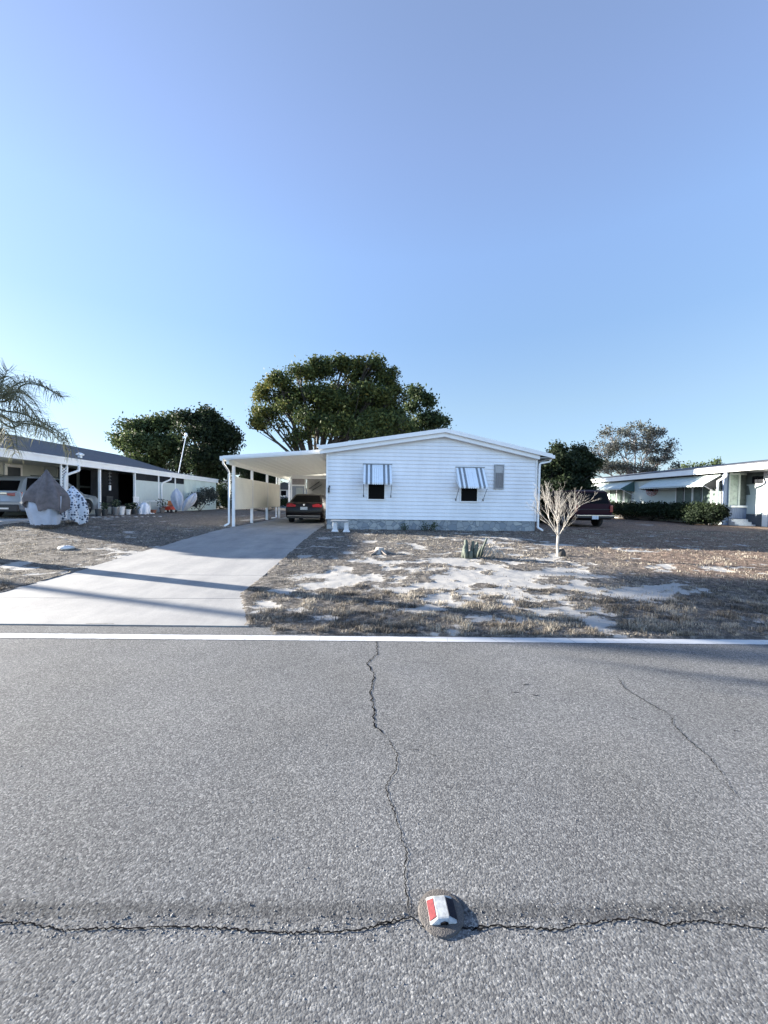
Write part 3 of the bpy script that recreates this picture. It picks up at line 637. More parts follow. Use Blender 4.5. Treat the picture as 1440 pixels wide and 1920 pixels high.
def awning(x0, x1, zt, zb, out, lift=0):
    root = MB(); n = 13; wd = x1-x0
    # slats: pattern white / grey
    for k in range(n):
        root.m = 1 if k in (1, 3, 9, 11) else 0
        a = x0+wd*k/n; b = x0+wd*(k+1)/n; dz = .006 if k % 2 else 0
        p = [Vector((a, HY-.03, zt+dz)), Vector((b-.004, HY-.03, zt+dz)), Vector((b-.004, HY-out, zb+dz)), Vector((a, HY-out, zb+dz))]
        root.slab(p, (0, .004, -.012))
        if k not in (0, n-1) or True:   # scalloped drop at the lip
            root.add([(a, HY-out, zb+dz), (b-.004, HY-out, zb+dz), (b-.004, HY-out+.004, zb-.055), ((a+b)/2, HY-out+.004, zb-.075), (a, HY-out+.004, zb-.055)], [(0,4,3,2,1)])
    o = root.build('awning', [M['awning_white'], M['awning_grey']], house, recalc=False)
    t = MB(); t.box(x0-.03, x1+.03, HY-.05, HY-.02, zt+.008, zt+.045); t.build('head_rail', M['metal_grey'], o)
    for x in (x0+.01, x1-.01):
        t = MB(); t.tube([(x, HY-out+.02, zb-.02), (x, HY-.03, zb-.50)], .010, 6); t.box(x-.02, x+.02, HY-.04, HY-.015, zb-.55, zb-.47); t.build('awning_arm', M['metal_dark'], o)
        t = MB(); t.add([(x, HY-.03, zt-.01), (x, HY-out, zb-.01), (x, HY-out, zb-.05), (x, HY-.03, zb+.2)], [(0,1,2,3)]); t.build('awning_side', M['awning_white'], o, recalc=False)
    return o
OUT = .62
pa = on_y(682, 871, HY); pb = on_y(734, 871, HY); pz = on_y(706, 905, HY-OUT)
awning(pa.x, pb.x, pa.z, pz.z, OUT)
pa = on_y(855, 877, HY); pb = on_y(907, 877, HY); pz = on_y(890, 912.5, HY-OUT)
awning(pa.x, pb.x, pa.z, pz.z, OUT)
# small fittings on the left corner of the wall
q = on_y(616.5, 917, HY-.06); mb = MB(); mb.box(q.x-.035, q.x+.035, HY-.08, HY-.018, q.z-.14, q.z+.05); mb.tube([(q.x, HY-.05, q.z+.05), (q.x+.03, HY-.12, q.z+.12), (q.x+.05, HY-.14, q.z+.07)], .025, 8)
mb.build('wall_lamp', M['metal_dark'], house)

# ---- carport
CZ = 3.02
cl = on_y(419, 854.5, 15.4)
CXL = cl.x
cport = thing('carport', (-3.6, 15.5, gzf(-3.6, 16)), 'open white metal carport on slim posts joined to the left side of the white house', 'carport')
CXR = HX0-.02; cr_ = on_y(593, 842, 15.4); zl, zr = cl.z, cr_.z
mb = MB(); mb.slab([(CXL, 15.42, zl-.02), (CXR, 15.42, zr-.02), (CXR, 27.5, zr-.02), (CXL, 27.5, zl-.02)], (0,0,-.05)); cr = mb.build('roof', M['roof_white'], cport)
mb = MB(); mb.slab([(CXL+.1, 15.5, zl-.13), (CXR-.01, 15.5, zr-.13), (CXR-.01, 27.3, zr-.13), (CXL+.1, 27.3, zl-.13)], (0,0,-.012))
for i in range(1, 12):
    x = CXL+.1+(CXR-CXL-.1)*i/12; z = zl-.145+(zr-zl)*i/12; mb.box(x-.006, x+.006, 15.5, 27.2, z-.006, z+.01)
mb.build('ceiling', M['ceiling'], cport)
mb = MB(); mb.slab([(CXL-.02, 15.36, zl), (CXR, 15.36, zr), (CXR, 15.36, zr-.12), (CXL-.02, 15.36, zl-.12)], (0,.05,0)); mb.slab([(CXL+.05, 15.385, zl-.12), (CXR, 15.385, zr-.12), (CXR, 15.385, zr-.16), (CXL+.05, 15.385, zl-.16)], (0,.05,0)); mb.build('front_fascia', M['white_trim'], cport)
mb = MB(); mb.box(CXL-.13, CXL-.02, 15.35, 27.5, zl-.16, zl-.02); mb.box(CXL-.11, CXL-.02, 15.35, 15.4, zl-.2, zl-.16); mb.build('gutter', M['white_trim'], cport)
PX = -5.55; PY = [16.15, 18.65, 21.4, 24.3, 27.35]
mb = MB(); mb.box(PX-.05, PX+.05, 15.45, 27.4, zl-.32, zl-.14); mb.build('side_beam', M['ceiling'], cport)
for y in PY:
    mb = MB(); t = .05; mb.box(PX-t, PX+t, y-t, y+t, .34, zl-.32)
    for dx in (-.052, .052): mb.box(PX+dx-.008, PX+dx+.008, y-.025, y+.025, .36, zl-.33)
    mb.build('post', M['white_trim'], cport)
mb = MB(); pts = [(CXL-.07, 15.55, zl-.16), (CXL-.06, 15.55, zl-.30), (PX-.17, 15.95, zl-.50), (PX-.17, 16.1, zl-.62), (PX-.17, 16.1, .50), (PX-.32, 16.0, .40)]
for a, b in zip(pts[:-1], pts[1:]): mb.bar(a, b, .07, .06, (0,1,0))
mb.build('downspout', M['white_trim'], cport, bevel=.01)
mb = MB(); pts = [(PX-.1, 24.0, zl-.3), (PX-.12, 24.05, .55), (PX-.02, 23.7, .42), (PX-.3, 23.6, .40)]
for a, b in zip(pts[:-1], pts[1:]): mb.bar(a, b, .07, .06, (0,1,0))
mb.build('downspout', M['white_trim'], cport)
for k in range(3):
    mb = MB(); siding(mb, (PX+.03, 0, 0), (0,1,0), PY[k]+.06, PY[k+1]-.06, 1.13, 2.38, .125, None, (1,0,0), lap=.03)
    mb.box(PX-.01, PX+.02, PY[k]+.06, PY[k+1]-.06, 1.12, 2.38); mb.box(PX-.015, PX+.05, PY[k]+.055, PY[k+1]-.055, 2.385, 2.43); mb.box(PX-.015, PX+.05, PY[k]+.055, PY[k+1]-.055, 1.07, 1.115)
    mb.build('privacy_panel', M['cream_siding'], cport, recalc=False)
# screen room closing the far end of the carport
BY = 25.6
room = thing('screen_room', (-3.4, BY, .36), 'white framed screen room with glazed door closing the back of the carport', 'porch')
xA = -5.1; xB = CXR-.05; xm = on_y(571.5, 900, BY).x; zc = zl-.18; zrail = on_y(555, 910, BY).z
mb = MB()
for x in (xA, xm, xB-.06): mb.box(x, x+.09, BY-.05, BY+.02, .36, zc)
mb.box(xA+.09, xB-.06, BY-.051, BY+.02, zc-.12, zc+.1); mb.box(xA+.09, xm, BY-.049, BY+.02, zrail-.05, zrail+.05); mb.box(xm+.09, xB-.06, BY-.048, BY+.02, 1.0, 1.08)
mb.build('frame', M['white_trim'], room)
mb = MB(); mb.box(xA+.09, xm, BY-.01, BY+.005, zrail+.05, zc-.12); mb.build('upper_screen', mat('pinkish_panel', (.30,.27,.28), .7), room)
mb = MB(); mb.box(xA+.12, xm-.03, BY-.02, BY, .40, zrail-.05); dr = mb.build('door', mat('grey_blue_door', (.24,.27,.33), .4), room)
mb = MB(); mb.box(xm-.55, xm-.12, BY-.035, BY-.021, 1.25, zrail-.15); mb.build('door_glass', mat('door_glass_pale', (.40,.43,.44), .3), dr)
mb = MB(); mb.box(xm+.09, xB-.06, BY+.3, BY+.35, .40, zc-.12); mb.build('back_wall', mat('grey_back_wall', (.26,.26,.25), .7), room)
mb = MB(); mb.box(xm+.09, xB-.06, BY-.01, BY+.005, .40, 1.0); mb.build('kick_panel', M['white_trim'], room)
for (x0, x1, z0, z1) in ((xm+.25, xm+.9, 2.55, 2.62), (xm+.3, xm+1.0, 2.4, 2.47)):
    pass
t = thing('folded_chairs', (xm+.6, BY+.2, 2.3), 'two dark folded boards hung slantwise on the back wall of the carport room', 'chair')
mb = MB(); mb.bar((xm+.25, BY+.2, 2.25), (xm+.95, BY+.2, 2.75), .05, .12, (0,1,0)); mb.build('board', M['metal_dark'], t)
mb = MB(); mb.bar((xm+.45, BY+.16, 2.15), (xm+1.1, BY+.16, 2.55), .05, .10, (0,1,0)); mb.build('board', M['metal_dark'], t)
p = on_y(608, 925, BY-1.0)
t = thing('shelf_rack', (-2.05, 24.4, .38), 'dark metal shelf rack against the house wall beyond the sedan', 'shelf')
mb = MB()
for x in (-2.4, -1.85):
    for y in (24.2, 24.6): mb.box(x-.015, x+.015, y-.015, y+.015, .38, 2.2)
mb.build('upright', M['metal_dark'], t)
for z in (.7, 1.2, 1.7, 2.15): mb = MB(); mb.box(-2.38, -1.87, 24.2, 24.6, z, z+.03); mb.build('shelf', M['metal_dark'], t)

# ------------------------------------------------------------------ cars (rear towards -Y)
def car(name, loc, label, cat, L, W, prof, belt, glass, paint_m, wheels, wr, tumble=.22, clear=.2, lamp=None, plate=None, extra=None, roofrack=False, group=None):
    """prof: upper outline (y,z) from rear bumper bottom over the body to front bumper bottom (lower body)
       glass: outline of the greenhouse (y,z) from rear base to front base"""
    t = thing(name, loc, label, cat, group); x0, y0, z0 = loc; hw = W/2
    # lower body outline with wheel arches
    out = list(prof); bottom = []; ar = wr*1.18
    for wy in sorted(wheels, reverse=True):
        zc_ = wr; bt = clear
        s_ = math.sqrt(max(ar*ar-(zc_-bt)**2, .01))
        n = 9; a0 = math.atan2(bt-zc_, s_); a1 = math.pi-a0
        for i in range(n+1):
            a = a0+(a1-a0)*i/n; bottom.append((wy+ar*math.cos(a), zc_+ar*math.sin(a)))
    pl = out+bottom; n = len(pl); no = len(out)
    fr = [(-1,.93,.9), (-.97,.98,.965), (-.86,1,.99), (-.5,1.0,1.0), (0,1,1.008), (.5,1.0,1.0), (.86,1,.99), (.97,.98,.965), (1,.93,.9)]
    zm = (belt+clear)/2; V = []
    for (f_, kz, ky) in fr:
        for i, (y, z) in enumerate(pl):
            if i < no: yy = L/2+(y-L/2)*(1-(1-ky)*.45); zz = zm+(z-zm)*kz if z > zm else z
            else: yy, zz = y, z
            wx = hw*f_*(1-.10*max(0, z-.9*belt)) * (1-.06*(abs(z-zm)/zm)**2)
            V.append((x0+wx, y0+yy, z0+zz))
    Fc = []
    for k in range(len(fr)-1):
        for i in range(n): j = (i+1)%n; Fc.append((k*n+i, k*n+j, (k+1)*n+j, (k+1)*n+i))
    Fc += [tuple(range(n-1,-1,-1)), tuple((len(fr)-1)*n+i for i in range(n))]
    mb = MB(); mb.add(V, Fc); body = mb.build('body', paint_m, t, smooth=True)
    # greenhouse
    def gx(z): return hw*(.93-tumble*(z-belt))
    def gh(inset, prof_, dx=0):
        V = []
        for s_ in (-1, -.92, 0, .92, 1):
            for (y, z) in prof_:
                k = 1 if abs(s_) < .95 else .985
                V.append((x0+(gx(z)+dx)*s_, y0+L/2+(y-L/2)*(1 if abs(s_) < .95 else .995), z0+belt+(z-belt)*k+(.012 if s_ == 0 and z > belt+.3 else 0)))
        n_ = len(prof_); Fc = [(k*n_+i, k*n_+i+1, (k+1)*n_+i+1, (k+1)*n_+i) for k in range(4) for i in range(n_-1)]
        Fc += [tuple(range(n_-1,-1,-1)), tuple(4*n_+i for i in range(n_))]; return V, Fc
    mb = MB(); mb.add(*gh(0, [(glass[0][0], belt-.06)]+glass+[(glass[-1][0], belt-.06)])); mb.build('cabin', paint_m, t, smooth=True)
    # glass: rear, front and side panes, a few mm proud
    def pane(a, b, lo, hi, nm, ins):
        (ya, za), (yb, zb) = a, b; d = Vector((0, yb-ya, zb-za)).normalized(); nn = Vector((0, -d.z, d.y))
        if nm == 'windscreen': nn = Vector((0, -d.z, d.y)) if -d.z > 0 else Vector((0, d.z, -d.y)); nn = Vector((0, abs(d.z), abs(d.y)))
        else: nn = Vector((0, -abs(d.z), abs(d.y)))
        P = []
        for (s_, f_) in ((-1, lo), (1, lo), (1, hi), (-1, hi)):
            y = ya+(yb-ya)*f_; z = za+(zb-za)*f_; P.append(Vector((x0+s_*(gx(z)-ins), y0+y, z0+z))+nn*.012)
        mb = MB(); mb.slab(P, -nn*.01); mb.build(nm, M['dark_glass'], t)
    gi = extra.get('gi', (0, 1)); pane(glass[gi[0]], glass[gi[1]], .08, .92, 'rear_window', .10)
    pane(glass[-1], glass[-2], .08, .92, 'windscreen', .10)
    ytop = [g_ for g_ in glass if g_[1] > belt+.25]; ya, yb = glass[0], glass[-1]
    for s_ in (-1, 1):
        for (f0, f1) in extra['side']:
            zt = max(g_[1] for g_ in glass)-.09; zb_ = belt+.05
            def ylim(z, f_):
                # interpolate rear and front outline at height z
                def at_z(seg):
                    (y1, z1), (y2, z2) = seg; k = (z-z1)/(z2-z1) if abs(z2-z1) > 1e-6 else 0; return y1+(y2-y1)*min(max(k, 0), 1)
                r_ = at_z((glass[0], glass[1])); fr_ = at_z((glass[-1], glass[-2])); return r_+.1+(fr_-r_-.2)*f_
            P = [Vector((x0+s_*(gx(z)+.006), y0+ylim(z, f_), z0+z)) for (z, f_) in ((zb_, f0), (zb_, f1), (zt, f1), (zt, f0))]
            mb = MB(); mb.slab(P, (-s_*.004, 0, 0)); mb.build('side_window', M['dark_glass'], t)
    for wy in wheels:
        for s_ in (-1, 1):
            cx = x0+s_*(hw-.13); mb = MB()
            mb.lathe([(wr*.6, -.11), (wr*.93, -.11), (wr, -.08), (wr, .08), (wr*.93, .11), (wr*.6, .11)], (cx, y0+wy, z0+wr), 24, 'x'); wh = mb.build('wheel', M['rubber'], t, smooth=True)
            mb = MB(); mb.lathe([(wr*.16, .125*s_), (wr*.60, .112*s_), (wr*.64, .118*s_), (wr*.66, .10*s_)] if s_ > 0 else [(wr*.66, -.10), (wr*.64, -.118), (wr*.60, -.112), (wr*.16, -.125)], (cx, y0+wy, z0+wr), 20, 'x')
            rim = mb.build('rim', M['metal_dark'], wh)
            mb = MB()
            for k in range(5):
                a = k*2*math.pi/5; mb.bar((cx+s_*.125, y0+wy, z0+wr), (cx+s_*.122, y0+wy+math.cos(a)*wr*.6, z0+wr+math.sin(a)*wr*.6), .06, .02, (1,0,0))
            mb.lathe([(wr*.14, -.015), (wr*.14, .015)], (cx+s_*.128, y0+wy, z0+wr), 12, 'x'); mb.build('spoke', M['alloy'], wh)
        mb = MB(); mb.tube([(x0-hw+.15, y0+wy, z0+wr), (x0+hw-.15, y0+wy, z0+wr)], .05, 8); mb.build('axle', M['black_plastic'], t)
    mb = MB(); mb.box(x0-hw+.1, x0+hw-.1, y0+.35, y0+L-.4, z0+clear+.02, z0+clear+.2); mb.build('underbody', M['black_plastic'], t)
    return t, gx

# dark sedan in the carport
cy = 18.9; cz = .372; cp = on_y(572, 950, cy)
sed_prof = [(.10,.28),(.02,.40),(-.0,.62),(.05,.78),(.10,.95),(.22,1.02),(.85,1.04),(3.2,.98),(4.2,.84),(4.5,.70),(4.6,.50),(4.55,.26)]
sed, gx = car('sedan', (-3.12, cy, cz), 'dark maroon sedan with red tail lamps parked in the carport', 'car', 4.6, 1.82, sed_prof, .98,
    [(.55,.98),(1.35,1.40),(1.9,1.47),(2.6,1.46),(3.0,1.40),(3.75,.98)], M['maroon_black'], (.98, 3.75), .33, tumble=.42, clear=.24, extra={'side': [(.12,.46),(.5,.88)]})
x0, y0, z0 = -3.12, cy, cz
for s_ in (-1, 1):
    mb = MB(); mb.slab([(x0+s_*.86, y0+.10, z0+.80), (x0+s_*.42, y0-.0, z0+.80), (x0+s_*.40, y0+.03, z0+.90), (x0+s_*.62, y0+.06, z0+.97), (x0+s_*.85, y0+.16, z0+.95)], (0, -.025, .0)); mb.build('tail_lamp', M['sedan_lamp'], sed)
    mb = MB(); mb.box(x0+s_*.97-.1, x0+s_*.97+.1, y0+2.95, y0+3.1, z0+.98, z0+1.12); mb.build('door_mirror', M['maroon_black'], sed, bevel=.03)
mb = MB(); mb.box(x0-.17, x0+.17, y0-.035, y0-.015, z0+.66, z0+.80); mb.build('number_plate', M['plate'], sed)
mb = MB(); mb.lathe([(.045,-.01),(.045,.01)], (x0, y0+.0, z0+.90), 16, 'y'); mb.build('badge', M['chrome'], sed)
mb = MB(); mb.box(x0-.80, x0+.80, y0-.045, y0+.02, z0+.36, z0+.375); mb.build('bumper_trim', M['chrome'], sed)
mb = MB(); mb.box(x0-.82, x0+.82, y0-.035, y0+.06, z0+.24, z0+.34); mb.build('lower_bumper', M['black_plastic'], sed, bevel=.02)
mb = MB(); mb.bar((x0-.7, y0+.0, z0+.615), (x0+.7, y0+.0, z0+.615), .02, .012); mb.build('body_crease', M['black_plastic'], sed)

# plum SUV beyond the right corner of the house
cy = 18.2; pr = on_y(1151, 950, cy); W2 = 1.92; X2 = pr.x-W2/2; Z2 = gzf(X2, cy)-.02
suv_prof = [(.12,.42),(.0,.50),(-.0,.70),(.06,.75),(.07,1.12),(.10,1.16),(4.0,1.16),(5.0,1.08),(5.15,.7),(5.1,.42)]
suv, gx = car('parked_suv', (X2, cy, Z2), 'dark plum full size suv parked on the grass right of the white house', 'suv', 5.15, W2, suv_prof, 1.14,
    [(.08,1.14),(.28,1.78),(.5,1.86),(2.9,1.86),(3.1,1.80),(3.8,1.14)], M['plum_paint'], (1.15, 4.15), .38, tumble=.22, clear=.40, extra={'side': [(.03,.33),(.37,.62),(.66,.93)]})
for s_ in (-1, 1):
    mb = MB(); mb.box(X2+s_*.88-.07, X2+s_*.88+.07, cy+.035, cy+.09, Z2+.78, Z2+1.12); mb.build('tail_lamp', M['tail_red'], suv, bevel=.015)
mb = MB(); mb.box(X2-.95, X2+.95, cy-.12, cy+.10, Z2+.48, Z2+.66); bm_ = mb.build('rear_bumper', M['black_plastic'], suv, bevel=.03)
mb = MB(); mb.box(X2-.93, X2+.93, cy-.128, cy-.10, Z2+.60, Z2+.635); mb.build('bumper_trim', M['chrome'], bm_)
mb = MB(); mb.box(X2-.19, X2+.13, cy-.145, cy-.13, Z2+.44, Z2+.60); mb.build('number_plate', M['plate'], suv)
mb = MB(); mb.box(X2-.86, X2+.86, cy+.045, cy+.062, Z2+.90, Z2+.925); mb.build('body_crease', M['black_plastic'], suv)

# silver SUV in the left carport
cy = 15.2; X3 = -13.25-.94; Z3 = .64
sil_prof = [(.14,.30),(.02,.36),(-.0,.62),(.05,.68),(.07,.98),(.12,1.04),(3.4,1.02),(4.2,.92),(4.42,.72),(4.45,.45),(4.38,.28)]
sil, gx = car('silver_suv', (X3, cy, Z3), 'silver compact suv parked under the left neighbour carport', 'suv', 4.45, 1.88, sil_prof, 1.03,
    [(.10,1.03),(.42,1.50),(.62,1.64),(1.6,1.68),(2.5,1.62),(3.4,1.03)], M['silver_paint'], (.92, 3.55), .36, tumble=.30, clear=.25, extra={'side': [(.05,.36),(.40,.66),(.70,.92)], 'gi': (0,1)})
for s_ in (-1, 1):
    mb = MB(); mb.slab([(X3+s_*.92, cy+.16, Z3+.84), (X3+s_*.50, cy+.03, Z3+.88), (X3+s_*.50, cy+.03, Z3+.97), (X3+s_*.92, cy+.18, Z3+1.03)], (0,-.03,0)); mb.build('tail_lamp', M['tail_red'], sil)
    mb = MB(); mb.box(X3+s_*1.0-.1, X3+s_*1.0+.1, cy+2.75, cy+2.9, Z3+1.03, Z3+1.17); mb.build('door_mirror', M['black_plastic'], sil, bevel=.03)
mb = MB(); mb.box(X3-.50, X3+.50, cy-.02, cy+.04, Z3+.95, Z3+.99); mb.build('tailgate_trim', M['chrome'], sil)
mb = MB(); mb.box(X3-.24, X3+.12, cy-.02, cy+.02, Z3+.74, Z3+.87); mb.build('number_plate', M['plate'], sil)
mb = MB(); mb.box(X3-.90, X3+.90, cy-.05, cy+.14, Z3+.26, Z3+.54); mb.build('rear_bumper', M['black_plastic'], sil, bevel=.04)
mb = MB(); mb.box(X3-.6, X3+.6, cy-.065, cy-.03, Z3+.36, Z3+.42); mb.build('skid_plate', M['alloy'], sil)
for s_ in (-1, 1): mb = MB(); mb.tube([(X3+s_*.62, cy+.9, Z3+1.70), (X3+s_*.62, cy+2.3, Z3+1.71)], .018, 6); mb.build('roof_rail', M['metal_dark'], sil)

# ------------------------------------------------------------------ left neighbour house
LX = -12.75; SZ = .63
lh = thing('neighbour_house', (-17, 20, SZ), 'long low house with slate shingle roof and white fascia left of the driveway', 'house')
mb = MB(); mb.box(-16.0, LX+.2, 12.7, 33.5, .2, SZ); mb.box(-21.5, -16.0, 16.9, 33.5, .2, SZ-.002); mb.build('slab', M['slab'], lh)
ez0, ez1 = 2.86, 3.14
mb = MB(); mb.box(LX-.06, LX+.05, 13.3, 33.2, ez0, ez1); mb.box(LX-.02, LX+.09, 13.3, 33.2, ez1-.05, ez1+.02); mb.box(-15.4, LX-.06, 13.3, 13.4, ez0, ez1); mb.build('fascia', M['white_trim'], lh)
mb = MB(); mb.box(-15.4, LX-.06, 13.4, 17.0, ez0+.10, ez0+.14); mb.box(-21.5, LX-.06, 17.0, 33.0, ez0+.10, ez0+.14); mb.build('ceiling', M['greenish_wall'], lh)
# gable roof, ridge parallel to the eave, lower flat roof after it
rdz = 4.45; rX = -17.2
mb = MB(); y0, y1 = 12.5, 26.8
yh = 17.2; P1 = (LX+.02, 13.3, ez1+.02); P2 = (-15.4, 13.3, ez1+.02); P3 = (-21.7, 17.0, ez1+.02)
mb.slab([P1, (rX, yh, rdz), (rX, y1+.6, rdz), (LX+.02, y1, ez1+.02)], (0,0,-.06)); mb.slab([(rX, yh, rdz), P3, (-21.7, y1+.6, ez1+.02), (rX, y1+.6, rdz)], (0,0,-.06))
mb.slab([P1, P2, (rX, yh, rdz)], (0,0,-.06)); mb.slab([P2, P3, (rX, yh, rdz)], (0,0,-.06))
mb.slab([(LX+.02, y1, ez1), (rX, y1+.6, rdz-.03), (-21.7, y1+.6, ez1)], (0,-.05,0))
mb.box(-21.6, LX+.0, y1+.02, 33.2, ez1+.0, ez1+.06)
rf = mb.build('roof', M['shingle'], lh)
q = on_x(150, 853, -13.3); mb = MB(); zq = ez1+.02+(rdz-ez1)*(13.3-12.75)/(17.2-12.75); mb.tube([(-13.3, q.y, zq-.05), (-13.3, q.y, zq+.12)], .09, 12); mb.lathe([(.16,0),(.16,.06),(.05,.12)], (-13.3, q.y, zq+.1), 12); mb.build('roof_vent', M['white_trim'], rf, smooth=True)
# posts
def LYx(px): return on_x(px, 930, LX-.05).y
for px in (187, 252.5, 297, 328):
    y = LYx(px); mb = MB(); mb.box(LX-.10, LX-.01, y-.045, y+.045, SZ, ez0); mb.build('post', M['white_trim'], lh)
# lattice post
y = LYx(121); mb = MB(); Lw = .32
for d in (-Lw/2, Lw/2): mb.box(LX-.09, LX-.03, y+d-.025, y+d+.025, SZ, ez0)
k = SZ
while k < ez0-.2:
    mb.bar((LX-.055, y-Lw/2, k), (LX-.055, y+Lw/2, k+.24), .018, .035, (1,0,0)); mb.bar((LX-.065, y+Lw/2, k), (LX-.065, y-Lw/2, k+.24), .018, .035, (1,0,0)); k += .12
mb.build('lattice_post', M['white_trim'], lh)
# downspouts
def spout(pts, name='downspout', par=lh, w_=.07):
    mb = MB()
    for a, b in zip(pts[:-1], pts[1:]): mb.bar(a, b, w_, w_, (0,1,0))
    mb.build(name, M['white_trim'], par)
ya, yb = LYx(142), LYx(119)
spout([(LX+.1, ya, ez0+.05), (LX+.1, ya, 2.66), (LX+.03, yb+.05, 2.42), (LX+.03, yb, 2.3), (LX+.02, yb, SZ+.1)])
ya, yb = LYx(317), LYx(300)
spout([(LX+.1, ya, ez0+.05), (LX+.08, ya-.05, ez0-.15), (LX+.05, yb+.1, ez0-.42), (LX+.05, yb, ez0-.6), (LX+.05, yb, SZ+.05)])
# walls
mb = MB(); siding(mb, (-15.9, 0, 0), (0,1,0), 16.4, 19.6, SZ, ez0+.1, .2, None, (1,0,0), lap=.006); mb.box(-21.4, -15.95, 17.0, 17.1, SZ, ez0+.1); mb.box(-21.4, -21.3, 17.1, 33, SZ, ez0+.1); mb.box(-21.4, LX-.1, 32.8, 32.95, .3, ez0+.1)
mb.box(-15.92, -15.3, 19.6, 19.7, SZ, ez0+.1)
mb.build('house_wall', M['greenish_wall'], lh, recalc=False)
a = on_x(13, 875, -15.85); b = on_x(37, 896, -15.85)
mb = MB(); mb.box(-15.88, -15.82, a.y-.12, b.y+.12, b.z-.1, a.z+.12); wn_ = mb.build('window', M['white_trim'], lh)
mb = MB(); mb.box(-15.83, -15.805, a.y, b.y, b.z, a.z); mb.build('pane', mat('blue_grey_pane', (.05,.065,.08), .3), wn_)
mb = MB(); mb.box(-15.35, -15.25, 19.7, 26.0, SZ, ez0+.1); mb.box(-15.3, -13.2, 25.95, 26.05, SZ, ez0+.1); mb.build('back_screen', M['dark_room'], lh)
# white framed door at the recess
a = on_x(147, 891, -15.2); b = on_x(180, 925, -15.2)
mb = MB()
for yy in (a.y, b.y, (a.y+b.y)/2+1.2): mb.box(-15.25, -15.17, yy-.06, yy+.06, SZ, ez0+.1)
mb.box(-15.248, -15.172, a.y+.06, b.y-.06, 2.0, 2.1); mb.box(-15.246, -15.18, a.y+.06, b.y-.06, SZ, SZ+.35); mb.build('door_frame', M['greenish_wall'], lh)
# screened opening, half panels and blind wall on the post line
y187, y252, y297, y328, y345, y400 = (LYx(p) for p in (187, 252.5, 297, 328, 345, 398))
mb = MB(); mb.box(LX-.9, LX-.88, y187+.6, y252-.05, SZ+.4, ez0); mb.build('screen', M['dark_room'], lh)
mb = MB(); mb.box(LX-.92, LX-.86, y187+.05, y252-.05, SZ, SZ+.42); mb.build('knee_wall', M['greenish_wall'], lh)
zt = on_x(270, 903, LX-.05).z
for (p0, p1) in ((y252, y297), (y297, y328), (y328, y345)):
    mb = MB(); mb.box(LX-.08, LX-.03, p0+.05, p1-.05, SZ, zt); mb.box(LX-.09, LX-.02, p0+.05, p1-.05, zt+.001, zt+.05); mb.build('half_wall', M['white_wall_sun'], lh)
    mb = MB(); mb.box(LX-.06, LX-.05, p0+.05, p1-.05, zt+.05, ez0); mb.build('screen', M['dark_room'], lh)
mb = MB(); siding(mb, (LX-.05, 0, 0), (0,1,0), y345, 33.0, .3, ez0, .25, None, (1,0,0), lap=.006); mb.build('blind_wall', M['pale_green_wall'], lh, recalc=False)
y = LYx(374); mb = MB(); mb.box(LX-.06, LX-.03, y-.5, y+.7, 1.45, 2.3); mb.build('shutter', mat('sage_shutter', (.35,.42,.38), .6), lh)

# antenna pole on the roof
pa = on_x(337, 886, LX+.1); pb = on_x(351, 817, LX+.1); 
ant = thing('lamp_pole', (LX, pa.y, ez1), 'thin white leaning pole with round white head on the neighbour roof', 'pole')
mb = MB(); mb.tube([(LX, pa.y, ez1), (LX+.02, pb.y, pb.z)], .028, 8); mb.build('pole', M['white_trim'], ant)
mb = MB(); mb.blob((LX+.02, pb.y, pb.z+.05), (.11,.11,.16), jit=0); mb.build('head', M['white_trim'], ant, smooth='full')
mb = MB(); mb.bar((LX-.15, pa.y, ez1+.03), (LX+.15, pa.y, ez1+.03), .2, .06); mb.build('foot', M['metal_grey'], ant)

# covered plants in front of the neighbour carport
def cloth(name, rings, mat_, label, cat, parts=None, n=56, jit=.05, seed=1, fold=.06, group=None, wave=7, hem=0):
    """rings: list of (cx, cy, z, rx, ry) from bottom to top"""
    rd = random.Random(seed); V = []; ph = [rd.uniform(0, 6.28) for _ in range(4)]
    for i, (cx, cy_, z, rx, ry) in enumerate(rings):
        for k in range(n):
            a = 2*math.pi*k/n; f_ = 1+fold*math.sin(a*wave+ph[0])+fold*.6*math.sin(a*(wave-2)+ph[1]+i*.6)+rd.uniform(-jit, jit)*.4+fold*.35*math.sin(a*13+ph[3]+i*1.1)
            V.append((cx+rx*f_*math.cos(a), cy_+ry*f_*math.sin(a), z+rd.uniform(-.02, .02)+(hem*(.45+.5*math.sin(a*5+ph[2])-1.0*abs(math.cos(a))**1.5-(.8 if math.cos(a) > .2 else 0)) if i == 0 else 0)))
    m_ = len(rings); Fc = [(i*n+k, i*n+(k+1)%n, (i+1)*n+(k+1)%n, (i+1)*n+k) for i in range(m_-1) for k in range(n)]+[tuple((m_-1)*n+k for k in range(n))]
    return V, Fc
def G(px, py): return gnd(px, py)
q = on_x(83, 983, -12.2); 
by = on_y(85, 960, 13.3); PXc = by.x; zb = gzf(PXc, 13.3)+.02
s13 = 13.3/722
def wz(py, px=85, Y=13.3): return on_y(px, py, Y).z
def wx(px, Y=13.3): return on_y(px, 940, Y).x
t = thing('covered_plant', (wx(84), 13.3, zb), 'tall pointed plant wrapped in a brown cloth over a pale sheet beside the silver suv', 'covered plant', 'frost covered plants')
V, Fc = cloth('', [(wx(85), 13.3, wz(983), .38, .30), (wx(84), 13.3, wz(970), .43, .33), (wx(82), 13.3, wz(955), .50, .36), (wx(82), 13.3, wz(930), .52, .36)], None, '', '', seed=3)
mb = MB(); mb.add(V, Fc); mb.build('lower_sheet', M['pale_cloth'], t, smooth='full', recalc=True)
